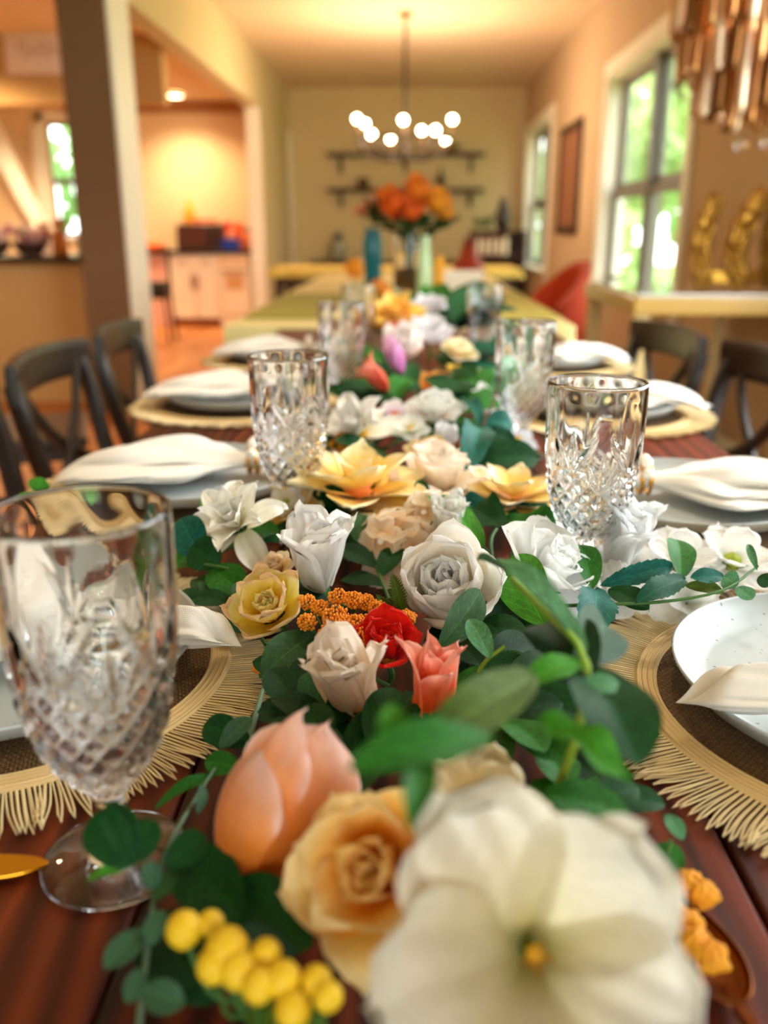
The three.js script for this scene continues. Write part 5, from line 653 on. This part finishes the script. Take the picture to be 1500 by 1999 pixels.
// orange bouquet in the glass vase, peach blooms in the teal bottle
[['deep orange bloom at the front left of the vase bouquet', -0.06, 1.125, -4.13, 0.19, 0], ['deep orange bloom low in the middle of the vase bouquet', 0.01, 1.105, -4.06, 0.16, 0], ['bright orange bloom on top of the vase bouquet', 0.03, 1.2, -4.2, 0.18, 1], ['amber bloom at the right of the vase bouquet', 0.12, 1.15, -4.16, 0.17, 2], ['bright orange bloom at the upper left of the vase bouquet', -0.09, 1.18, -4.24, 0.15, 1], ['amber bloom at the far right edge of the vase bouquet', 0.16, 1.12, -4.22, 0.13, 2], ['orange bloom at the back of the vase bouquet', 0.05, 1.17, -4.32, 0.16, 1]].forEach(([l, x, y, z, s, c], i) => flower('orange_bloom', l, [x * 0.85, y - 0.03, z], [x * 4, 1, 0.6], s * 1.15, K.peony(...[['#c83208', '#e85a10', '#f07824'], ['#ee6408', '#f88a14', '#fba030'], ['#f08a08', '#fba818', '#fdc040']][c]), { spin: i, stem: 0.9, sepal: false }));
[['peach bloom on the left of the teal bottle', -0.235, 1.12, -4.55, 0.1], ['peach cream bloom standing in the teal bottle', -0.18, 1.15, -4.56, 0.11], ['pale peach bloom on the right of the teal bottle', -0.145, 1.12, -4.52, 0.08]].forEach(([l, x, y, z, s], i) => flower('peach_bloom', l, [x, y, z], [x * 2 + 0.35, 1, 0.5], s, K.rose('#ee7a3a', '#f4a878', '#f8d4b4'), { spin: i, stem: 1.1 }));
// ---------------------------------------------------------------- leaves that can be told apart
sprig('teal green leaf sprig lying toward the right placemat', [[0.097, 0.795, -0.5715], [0.1317, 0.8, -0.5657], [0.1726, 0.805, -0.5591], [0.2194, 0.81, -0.5685], [0.2583, 0.815, -0.6047]], [
  [[0.1338, 0.805, -0.5815], [0.1325, 0.82, -0.6336], 0.022, 'oval', LM.green, [0, 0.6, 0.8]], [[0.1352, 0.805, -0.5816], [0.117, 0.8, -0.512], 0.03, 'toothed', LM.teal, [0.1, 0.7, 0.7]], [[0.1401, 0.805, -0.5874], [0.1968, 0.815, -0.604], 0.017, 'toothed', LM.teal, [0.1, 0.6, 0.8]], [[0.1452, 0.804, -0.5833], [0.1683, 0.8, -0.5581], 0.019, 'oval', LM.dark, [0, 0.8, 0.6]], [[0.2009, 0.81, -0.5886], [0.1577, 0.806, -0.5547], 0.019, 'toothed', LM.tealDark, [0, 0.8, 0.6]], [[0.1991, 0.81, -0.5924], [0.2093, 0.822, -0.6418], 0.022, 'round', LM.green, [0, 0.5, 0.85]], [[0.2291, 0.812, -0.5903], [0.2015, 0.815, -0.5803], 0.012, 'oval', LM.teal, [0, 0.7, 0.7]], [[0.1991, 0.808, -0.5828], [0.2263, 0.805, -0.5776], 0.01, 'long', LM.olive, [0, 0.7, 0.7]], [[0.2352, 0.81, -0.5791], [0.2264, 0.814, -0.5853], 0.016, 'round', LM.mint, [0, 0.6, 0.8]], [[0.2339, 0.81, -0.5762], [0.2396, 0.806, -0.5631], 0.013, 'round', LM.mint, [0, 0.7, 0.7]], [[0.2544, 0.815, -0.5955], [0.256, 0.826, -0.6217], 0.006, 'long', LM.mint, [-0.4, 0.5, 0.8]], [[0.2531, 0.812, -0.59], [0.2607, 0.81, -0.5826], 0.014, 'round', LM.dark, [0, 0.7, 0.7]]], { r: 0.0015 });
sprig('large blurred green leaf sprig rising toward the camera right of centre', [[0.0657, 0.81, -0.3302], [0.0696, 0.86, -0.3083], [0.0726, 0.885, -0.3174], [0.0605, 0.89, -0.3558], [0.0509, 0.89, -0.3914]], [
  [[0.0716, 0.885, -0.3174], [0.035, 0.895, -0.4054], 0.02, 'oval', LM.mint, [0.5, 0.4, 0.75]], [[0.0719, 0.884, -0.3184], [0.0434, 0.88, -0.3028], 0.012, 'long', LM.bright, [0, 0.9, 0.4]], [[0.0472, 0.895, -0.2857], [0.0046, 0.895, -0.2396], 0.018, 'oval', LM.olive, [0.1, 0.7, 0.7]], [[0.0268, 0.9, -0.2367], [-0.0161, 0.905, -0.2119], 0.015, 'oval', LM.green, [0, 0.85, 0.5]], [[0.0059, 0.902, -0.2221], [0.0014, 0.9, -0.1912], 0.009, 'long', LM.green, [0, 0.7, 0.7]], [[0.0729, 0.88, -0.3225], [0.0821, 0.87, -0.2675], 0.032, 'oval', LM.dark, [0.2, 0.5, 0.85]], [[0.0487, 0.875, -0.2888], [0.079, 0.865, -0.2625], 0.013, 'wavy', LM.bright, [0.1, 0.9, 0.4]], [[0.0734, 0.88, -0.3139], [0.0622, 0.88, -0.3639], 0.03, 'oval', LM.deep, [0.1, 0.5, 0.85]], [[0.0679, 0.882, -0.3186], [0.0929, 0.875, -0.3754], 0.026, 'oval', LM.dark, [0, 0.5, 0.85]], [[0.0674, 0.88, -0.3035], [0.0848, 0.88, -0.306], 0.01, 'long', LM.mint, [0, 0.9, 0.4]], [[0.0566, 0.83, -0.3059], [0.0924, 0.82, -0.3037], 0.02, 'oval', LM.green, [0, 0.9, 0.3]], [[-0.0033, 0.9, -0.2275], [-0.0043, 0.91, -0.2403], 0.009, 'long', LM.bright, [0, 0.5, 0.85]]], { r: 0.0022, mat: M.stemPale });
sprig('grey green eucalyptus sprig trailing down at the lower left', [[-0.0933, 0.78, -0.233], [-0.0974, 0.784, -0.2557], [-0.1019, 0.79, -0.2857], [-0.1022, 0.796, -0.3027], [-0.1013, 0.79, -0.3489], [-0.0965, 0.79, -0.3781]], [
  [[-0.1096, 0.805, -0.2893], [-0.13, 0.818, -0.3034], 0.02, 'round', LM.dark, [0.1, 0.5, 0.85]], [[-0.1089, 0.805, -0.2899], [-0.1242, 0.822, -0.3067], 0.014, 'oval', LM.dark, [0.5, 0.4, 0.75]], [[-0.1089, 0.805, -0.2911], [-0.1066, 0.816, -0.304], 0.015, 'round', LM.dark, [0, 0.5, 0.85]], [[-0.1099, 0.804, -0.2899], [-0.1284, 0.8, -0.2852], 0.005, 'long', LM.bright, [0, 0.9, 0.4]], [[-0.0989, 0.8, -0.2949], [-0.0844, 0.805, -0.3076], 0.014, 'round', LM.dark, [0, 0.7, 0.7]], [[-0.1029, 0.794, -0.2875], [-0.1024, 0.806, -0.2907], 0.009, 'round', LM.grey, [0, 0.5, 0.85]], [[-0.1007, 0.79, -0.2707], [-0.1115, 0.788, -0.2531], 0.011, 'oval', LM.grey, [0, 0.8, 0.6]], [[-0.0949, 0.788, -0.2439], [-0.0776, 0.788, -0.2393], 0.0115, 'oval', LM.grey, [0, 0.8, 0.6]], [[-0.0978, 0.788, -0.2542], [-0.0997, 0.784, -0.242], 0.008, 'oval', LM.grey, [0.3, 0.7, 0.6]], [[-0.0971, 0.79, -0.2619], [-0.0947, 0.796, -0.2751], 0.009, 'oval', LM.grey, [0, 0.7, 0.7]], [[-0.1011, 0.792, -0.2835], [-0.0948, 0.796, -0.2967], 0.008, 'oval', LM.sage, [0, 0.7, 0.7]], [[-0.097, 0.79, -0.3414], [-0.0977, 0.796, -0.3567], 0.006, 'oval', LM.grey, [0.6, 0.4, 0.7]]], { r: 0.0013, mat: M.stemGrey });
sprig('deep green broad leaves below the peach rosebud', [[-0.074, 0.772, -0.268], [-0.0664, 0.782, -0.2842], [-0.0466, 0.79, -0.2789]], [
  [[-0.0996, 0.792, -0.3141], [-0.0618, 0.794, -0.2715], 0.026, 'oval', LM.dark, [0.2, 0.7, 0.7]], [[-0.035, 0.788, -0.2657], [-0.0751, 0.794, -0.2892], 0.028, 'oval', LM.dark, [0, 0.85, 0.5]], [[-0.0451, 0.79, -0.2684], [-0.0598, 0.79, -0.2509], 0.026, 'oval', LM.deep, [0, 0.8, 0.5]], [[-0.1049, 0.776, -0.2924], [-0.078, 0.78, -0.253], 0.03, 'round', LM.deep, [0, 0.9, 0.3]], [[-0.0552, 0.786, -0.235], [-0.0258, 0.79, -0.2302], 0.024, 'oval', LM.olive, [0, 0.8, 0.5]], [[-0.0699, 0.776, -0.2501], [-0.0934, 0.778, -0.2742], 0.026, 'oval', LM.deep, [0, 0.9, 0.3]]], { r: 0.002 });
sprig('pair of rounded dark leaves left of the peach rosebud', [[-0.0842, 0.78, -0.3797], [-0.0837, 0.79, -0.4066], [-0.0851, 0.79, -0.4682]], [[[-0.0828, 0.79, -0.4017], [-0.1097, 0.794, -0.4122], 0.018, 'round', LM.dark, [0, 0.7, 0.7]], [[-0.0975, 0.79, -0.3955], [-0.0828, 0.8, -0.4109], 0.012, 'oval', LM.grey, [-0.3, 0.6, 0.7]], [[-0.0847, 0.786, -0.3843], [-0.104, 0.788, -0.3876], 0.013, 'oval', LM.green, [0, 0.8, 0.6]], [[-0.0958, 0.782, -0.3853], [-0.1239, 0.778, -0.3605], 0.007, 'long', LM.green, [0, 0.9, 0.4]]], { r: 0.0022, mat: M.stemGrey });
sprig('veined leaves under the yellow peony and orange yarrow', [[-0.0349, 0.775, -0.5175], [-0.0528, 0.784, -0.529], [-0.0637, 0.79, -0.5359]], [[[-0.0618, 0.794, -0.5254], [-0.0896, 0.786, -0.4831], 0.026, 'oval', LM.sage, [0.1, 0.7, 0.7]], [[-0.0367, 0.786, -0.4967], [-0.0683, 0.782, -0.4864], 0.028, 'oval', LM.dark, [0, 0.8, 0.6]], [[-0.0621, 0.778, -0.4873], [-0.0794, 0.778, -0.5002], 0.012, 'oval', LM.sage, [0, 0.9, 0.4]], [[-0.048, 0.782, -0.4484], [-0.0703, 0.786, -0.4683], 0.012, 'oval', LM.grey, [0, 0.8, 0.6]], [[-0.0513, 0.774, -0.4435], [-0.0715, 0.778, -0.4431], 0.016, 'oval', LM.dark, [0, 0.8, 0.6]], [[-0.0448, 0.78, -0.4746], [-0.0301, 0.784, -0.4938], 0.02, 'oval', LM.deep, [0, 0.8, 0.6]]]);
sprig('veined bright leaf standing behind the white peony', [[0.0722, 0.78, -0.7191], [0.0651, 0.795, -0.6938]], [[[0.0636, 0.8, -0.6778], [0.0166, 0.826, -0.7396], 0.026, 'long', LM.bright, [0.5, 0.4, 0.75], 0.9]]);
sprig('bright green heavily veined leaf on the right of the white peony', [[0.0957, 0.78, -0.557], [0.0935, 0.794, -0.5423]], [[[0.092, 0.8, -0.5296], [0.0754, 0.826, -0.5918], 0.036, 'oval', LM.bright, [-0.35, 0.5, 0.8]]]);
sprig('dark wavy leaves between the white peony and the right goblet', [[0.0733, 0.78, -0.7066], [0.0751, 0.79, -0.7314], [0.0931, 0.795, -0.7748]], [[[0.0498, 0.805, -0.7737], [0.0829, 0.805, -0.7025], 0.034, 'wavy', LM.dark, [0, 0.7, 0.7]], [[0.0864, 0.805, -0.737], [0.1456, 0.79, -0.7008], 0.034, 'wavy', LM.green, [0.1, 0.8, 0.5]], [[0.0927, 0.796, -0.7285], [0.1275, 0.794, -0.7059], 0.02, 'oval', LM.sage, [0, 0.8, 0.6]], [[0.0398, 0.81, -0.7654], [0.08, 0.81, -0.7436], 0.02, 'wavy', LM.teal, [0, 0.7, 0.7]], [[-0.0416, 0.795, -0.701], [-0.0396, 0.81, -0.7329], 0.022, 'oval', LM.sage, [0, 0.5, 0.85]], [[-0.0277, 0.79, -0.6837], [-0.0478, 0.796, -0.7315], 0.02, 'oval', LM.dark, [0, 0.6, 0.8]]]);
sprig('olive brown leaf curling in front of the white peony', [[0.0189, 0.79, -0.5081], [0.0206, 0.805, -0.4878]], [[[0.0196, 0.808, -0.479], [0.0474, 0.83, -0.5185], 0.022, 'oval', LM.sage, [0.3, 0.4, 0.85]], [[0.0205, 0.805, -0.4857], [0.0351, 0.8, -0.4789], 0.018, 'oval', LM.deep, [0, 0.8, 0.6]]]);
sprig('small mint leaf on a lime stem below the white peony', [[0.0409, 0.79, -0.4686], [0.0464, 0.805, -0.4664], [0.0571, 0.82, -0.459]], [[[0.0494, 0.812, -0.4595], [0.0374, 0.828, -0.4791], 0.014, 'oval', LM.mint, [0.2, 0.5, 0.85]], [[0.0497, 0.805, -0.4697], [0.0662, 0.795, -0.4634], 0.03, 'toothed', LM.dark, [0, 0.8, 0.6]], [[0.0493, 0.802, -0.4821], [0.0834, 0.795, -0.5001], 0.03, 'oval', LM.deep, [0, 0.8, 0.6]], [[0.0455, 0.8, -0.4726], [0.0281, 0.805, -0.5001], 0.02, 'toothed', LM.deep, [0, 0.8, 0.6]]], { mat: M.stemPale });
sprig('spiky fern-like leaves beside the orange yarrow', [[0.0024, 0.78, -0.5544], [-0.0047, 0.795, -0.5432], [-0.0201, 0.795, -0.5347]], [[[-0.0012, 0.802, -0.5364], [-0.0101, 0.822, -0.5648], 0.014, 'fern', LM.olive, [0, 0.5, 0.85]], [[-0.0053, 0.8, -0.5325], [-0.0205, 0.815, -0.5447], 0.012, 'fern', LM.olive, [0.2, 0.5, 0.85]], [[-0.0063, 0.796, -0.5329], [-0.0304, 0.805, -0.5331], 0.012, 'fern', LM.green, [0, 0.7, 0.7]], [[0.0023, 0.796, -0.5292], [-0.0194, 0.795, -0.5154], 0.01, 'fern', LM.olive, [0, 0.8, 0.6]]]);
sprig('teal and dark leaves behind the nearest goblet, under the gardenia', [[-0.1845, 0.79, -0.6616], [-0.1536, 0.794, -0.6465], [-0.1276, 0.79, -0.643]], [[[-0.1664, 0.796, -0.6582], [-0.1904, 0.82, -0.6884], 0.032, 'oval', LM.teal, [0, 0.4, 0.9]], [[-0.1507, 0.794, -0.6523], [-0.1759, 0.805, -0.66], 0.03, 'round', LM.dark, [0, 0.6, 0.8]], [[-0.1697, 0.8, -0.7234], [-0.1862, 0.82, -0.7537], 0.012, 'long', LM.bright, [0.3, 0.4, 0.85]], [[-0.1589, 0.79, -0.6509], [-0.1273, 0.78, -0.623], 0.03, 'oval', LM.green, [0, 0.8, 0.6]], [[-0.1726, 0.78, -0.6532], [-0.1444, 0.774, -0.6164], 0.022, 'oval', LM.sage, [0, 0.9, 0.4]], [[-0.1757, 0.78, -0.6318], [-0.1674, 0.774, -0.6158], 0.02, 'oval', LM.dark, [0, 0.9, 0.4]]], { r: 0.0018 });
sprig('two glossy dark green leaves at the left of the open yellow star flower', [[-0.1016, 0.785, -0.8411], [-0.1058, 0.795, -0.8438]], [[[-0.1075, 0.802, -0.8294], [-0.0781, 0.822, -0.8791], 0.03, 'oval', LM.green, [-0.2, 0.5, 0.85]], [[-0.1023, 0.8, -0.8151], [-0.1289, 0.812, -0.8422], 0.022, 'oval', LM.dark, [0.2, 0.5, 0.85]]]);
sprig('slim dark leaf tip standing between the yellow and peach blooms', [[0.0148, 0.79, -0.8036], [0.016, 0.8, -0.7966]], [[[0.0159, 0.802, -0.7902], [0.0119, 0.822, -0.8088], 0.015, 'long', LM.dark, [0, 0.4, 0.9]]]);
sprig('teal leaf sprig with a thin brown stem in the middle of the garland', [[0.0812, 0.79, -1.002], [0.0892, 0.82, -1.04], [0.1043, 0.845, -1.068], [0.1195, 0.87, -1.129]], [[[0.0879, 0.82, -1.04], [0.0619, 0.81, -0.8783], 0.04, 'toothed', LM.teal, [0, 0.5, 0.85]], [[0.0886, 0.82, -1.049], [0.0733, 0.835, -1.147], 0.024, 'toothed', LM.teal, [0.2, 0.5, 0.85]], [[0.0933, 0.825, -1.056], [0.1317, 0.82, -1.071], 0.034, 'toothed', LM.teal, [0, 0.6, 0.8]], [[0.0914, 0.82, -1.029], [0.1284, 0.81, -1.011], 0.024, 'toothed', LM.tealDark, [0, 0.7, 0.7]], [[0.111, 0.845, -1.12], [0.1585, 0.87, -1.27], 0.034, 'oval', LM.mint, [-0.2, 0.4, 0.9]]], { mat: M.twig, r: 0.0018 });
sprig('broad dark green leaf in front of the second right goblet', [[0.0653, 0.79, -0.99], [0.0699, 0.805, -0.9489]], [[[0.0696, 0.805, -0.9444], [0.1485, 0.805, -0.9627], 0.042, 'oval', LM.dark, [0.05, 0.6, 0.8]], [[0.0615, 0.795, -0.9267], [0.0381, 0.805, -0.9909], 0.03, 'oval', LM.olive, [0, 0.7, 0.7]]]);
sprig('small light leaf curling up behind the rim of the nearest goblet', [[-0.352, 0.772, -0.8755], [-0.3921, 0.78, -0.8953], [-0.3988, 0.79, -0.8806]], [[[-0.3857, 0.79, -0.8581], [-0.3808, 0.805, -0.864], 0.022, 'long', LM.bright, [0.3, 0.4, 0.9]], [[-0.3848, 0.788, -0.8593], [-0.3853, 0.79, -0.8172], 0.016, 'oval', LM.bright, [0, 0.7, 0.7]], [[-0.3207, 0.78, -0.8509], [-0.3257, 0.8, -0.8484], 0.022, 'long', LM.bright, [0.2, 0.4, 0.9]]]);
sprig('pale leaf tips lying right of the white trumpet flower', [[0.1118, 0.78, -0.315], [0.1194, 0.79, -0.3295]], [[[0.1198, 0.795, -0.3409], [0.1251, 0.79, -0.3296], 0.008, 'long', LM.mint, [0, 0.8, 0.5]], [[0.1141, 0.784, -0.3334], [0.1266, 0.774, -0.3289], 0.013, 'oval', LM.green, [0, 0.9, 0.4]]]);
// leaves under the blooms, from the camera to the far end
[
  ['dark leaf sprig under the big yellow ruffled rose', [-0.0321, 0.772, -0.2959], [-0.0445, 0.79, -0.3796], 8, 'oval', [LM.deep, LM.dark], 0.04],
  ['dark leaf sprig under the white trumpet flower', [0.065, 0.78, -0.3137], [0.0995, 0.78, -0.3722], 7, 'oval', [LM.green, LM.dark], 0.035],
  ['deep green leaf sprig under the cream ranunculus', [-0.0407, 0.775, -0.3925], [0.0161, 0.79, -0.4094], 8, 'oval', [LM.dark, LM.deep], 0.038],
  ['deep green leaf sprig right of the coral lily', [0.0305, 0.79, -0.42], [0.0766, 0.79, -0.392], 9, 'oval', [LM.deep, LM.green], 0.045],
  ['deep green leaf sprig in the shade right of the coral bud', [0.0484, 0.8, -0.4363], [0.0982, 0.79, -0.438], 9, 'oval', [LM.deep, LM.dark], 0.045],
  ['dark leaf sprig under the white peony', [0.0025, 0.775, -0.5257], [0.0733, 0.78, -0.5483], 8, 'oval', [LM.deep, LM.dark], 0.04],
  ['dark leaf sprig under the white tulip', [-0.0404, 0.775, -0.6075], [-0.1083, 0.775, -0.6152], 8, 'oval', [LM.deep, LM.green], 0.04],
  ['dark leaf sprig under the gardenia and the white blossom', [-0.0969, 0.775, -0.7545], [-0.1671, 0.775, -0.7257], 8, 'oval', [LM.dark, LM.green], 0.04],
  ['dark leaf sprig under the open yellow star flower', [0.0024, 0.78, -0.8018], [-0.084, 0.78, -0.7693], 8, 'oval', [LM.deep, LM.dark], 0.05],
  ['dark leaf sprig under the waxy yellow rose', [0.0513, 0.78, -0.7879], [0.1389, 0.775, -0.8534], 7, 'oval', [LM.deep, LM.tealDark], 0.045],
  ['dark leaf sprig under the large white rose', [0.0585, 0.772, -0.6266], [0.1376, 0.772, -0.6928], 7, 'oval', [LM.deep, LM.dark], 0.04],
  ['dark leaf sprig between the cream ranunculus and the peach rosebud', [-0.0246, 0.78, -0.3948], [-0.0602, 0.78, -0.4446], 9, 'oval', [LM.deep, LM.dark], 0.036],
  ['dark leaf sprig low between the red poppy and the coral lily', [0.0025, 0.776, -0.4418], [0.054, 0.78, -0.4902], 9, 'oval', [LM.deep, LM.green], 0.036],
  ['dark leaf sprig between the white tulip and the cream hydrangea', [-0.0136, 0.774, -0.6299], [-0.0425, 0.78, -0.7159], 8, 'oval', [LM.deep, LM.dark], 0.036],
  ['dark leaf sprig between the orange yarrow and the ranunculus', [-0.0105, 0.774, -0.4926], [-0.0638, 0.772, -0.5014], 8, 'oval', [LM.deep, LM.dark], 0.034],
  ['dark leaf sprig beneath the yellow peony at its left', [-0.0984, 0.772, -0.5517], [-0.1454, 0.772, -0.6209], 8, 'oval', [LM.dark, LM.sage], 0.03],
  ['dark leaf sprig beneath the mauve freesia', [0.0189, 0.79, -1.394], [-0.0539, 0.8, -1.592], 8, 'oval', [LM.deep, LM.dark], 0.07],
  ['dark leaf sprig between the orange blossom and the pale orange hearted bloom', [0.0024, 0.79, -1.271], [0.0794, 0.8, -1.301], 8, 'oval', [LM.deep, LM.dark], 0.06],
  ['leaf sprig under the white lily', [-0.0101, 0.78, -1.038], [-0.1049, 0.775, -1.108], 7, 'oval', [LM.dark, LM.sage], 0.05],
  ['leaf sprig among the small white blossoms', [-0.0236, 0.79, -1.077], [0.0706, 0.79, -1.137], 8, 'oval', [LM.dark, LM.green], 0.06],
  ['leaf sprig behind the teal leaf sprig', [0.0561, 0.8, -1.123], [0.115, 0.81, -1.478], 8, 'oval', [LM.dark, LM.green], 0.07],
  ['leaf sprig below the coral freesia', [0.0024, 0.79, -1.31], [-0.0914, 0.79, -1.437], 8, 'oval', [LM.dark, LM.green], 0.07],
  ['leaf sprig around the orange blossom', [0.0268, 0.8, -1.385], [0.1088, 0.8, -1.388], 9, 'oval', [LM.dark, LM.green], 0.075],
  ['leaf sprig right of the peach white peony', [0.0499, 0.8, -1.625], [0.1532, 0.81, -1.726], 9, 'oval', [LM.dark, LM.tealDark], 0.09],
  ['leaf sprig left of the peach white peony', [-0.0269, 0.8, -1.655], [-0.1131, 0.8, -1.791], 8, 'oval', [LM.green, LM.dark], 0.08],
  ['leaf sprig right of the white blooms near the far end', [0.071, 0.82, -1.98], [0.1415, 0.85, -2.021], 9, 'oval', [LM.dark, LM.tealDark], 0.12],
  ['leaf sprig left of the white blooms near the far end', [-0.0093, 0.81, -1.967], [-0.0823, 0.82, -2.078], 8, 'oval', [LM.olive, LM.green], 0.1],
  ['leaf sprig at the very end of the garland', [0.0278, 0.84, -2.247], [0.1252, 0.86, -2.395], 8, 'oval', [LM.green, LM.dark], 0.12],
].forEach(([l, a, b, n, kind, mat, len]) => autoSprig(l, a, b, { n: len > 0.046 ? Math.round(n * 1.7) : n, kind, mat, len, wide: 0.55, arch: 0.012, r: 0.0012 + len * 0.01 }));
[['dark foliage sprig at the left of the vase bouquet', [-0.02, 0.99, -4.2], [-0.14, 1.08, -4.1]], ['dark foliage sprig at the right of the vase bouquet', [0.02, 0.99, -4.2], [0.17, 1.06, -4.1]], ['dark foliage sprig in front of the vase bouquet', [0, 0.99, -4.15], [0.05, 1.06, -4.0]], ['dark foliage sprig in the teal bottle', [-0.185, 1.03, -4.55], [-0.15, 1.14, -4.45]]].forEach(([l, a, b]) => autoSprig(l, a, b, { n: 9, kind: 'oval', mat: [LM.deep, LM.dark], len: 0.1, wide: 0.5, arch: 0.02, r: 0.002 }));
renderer.render(scene, camera);
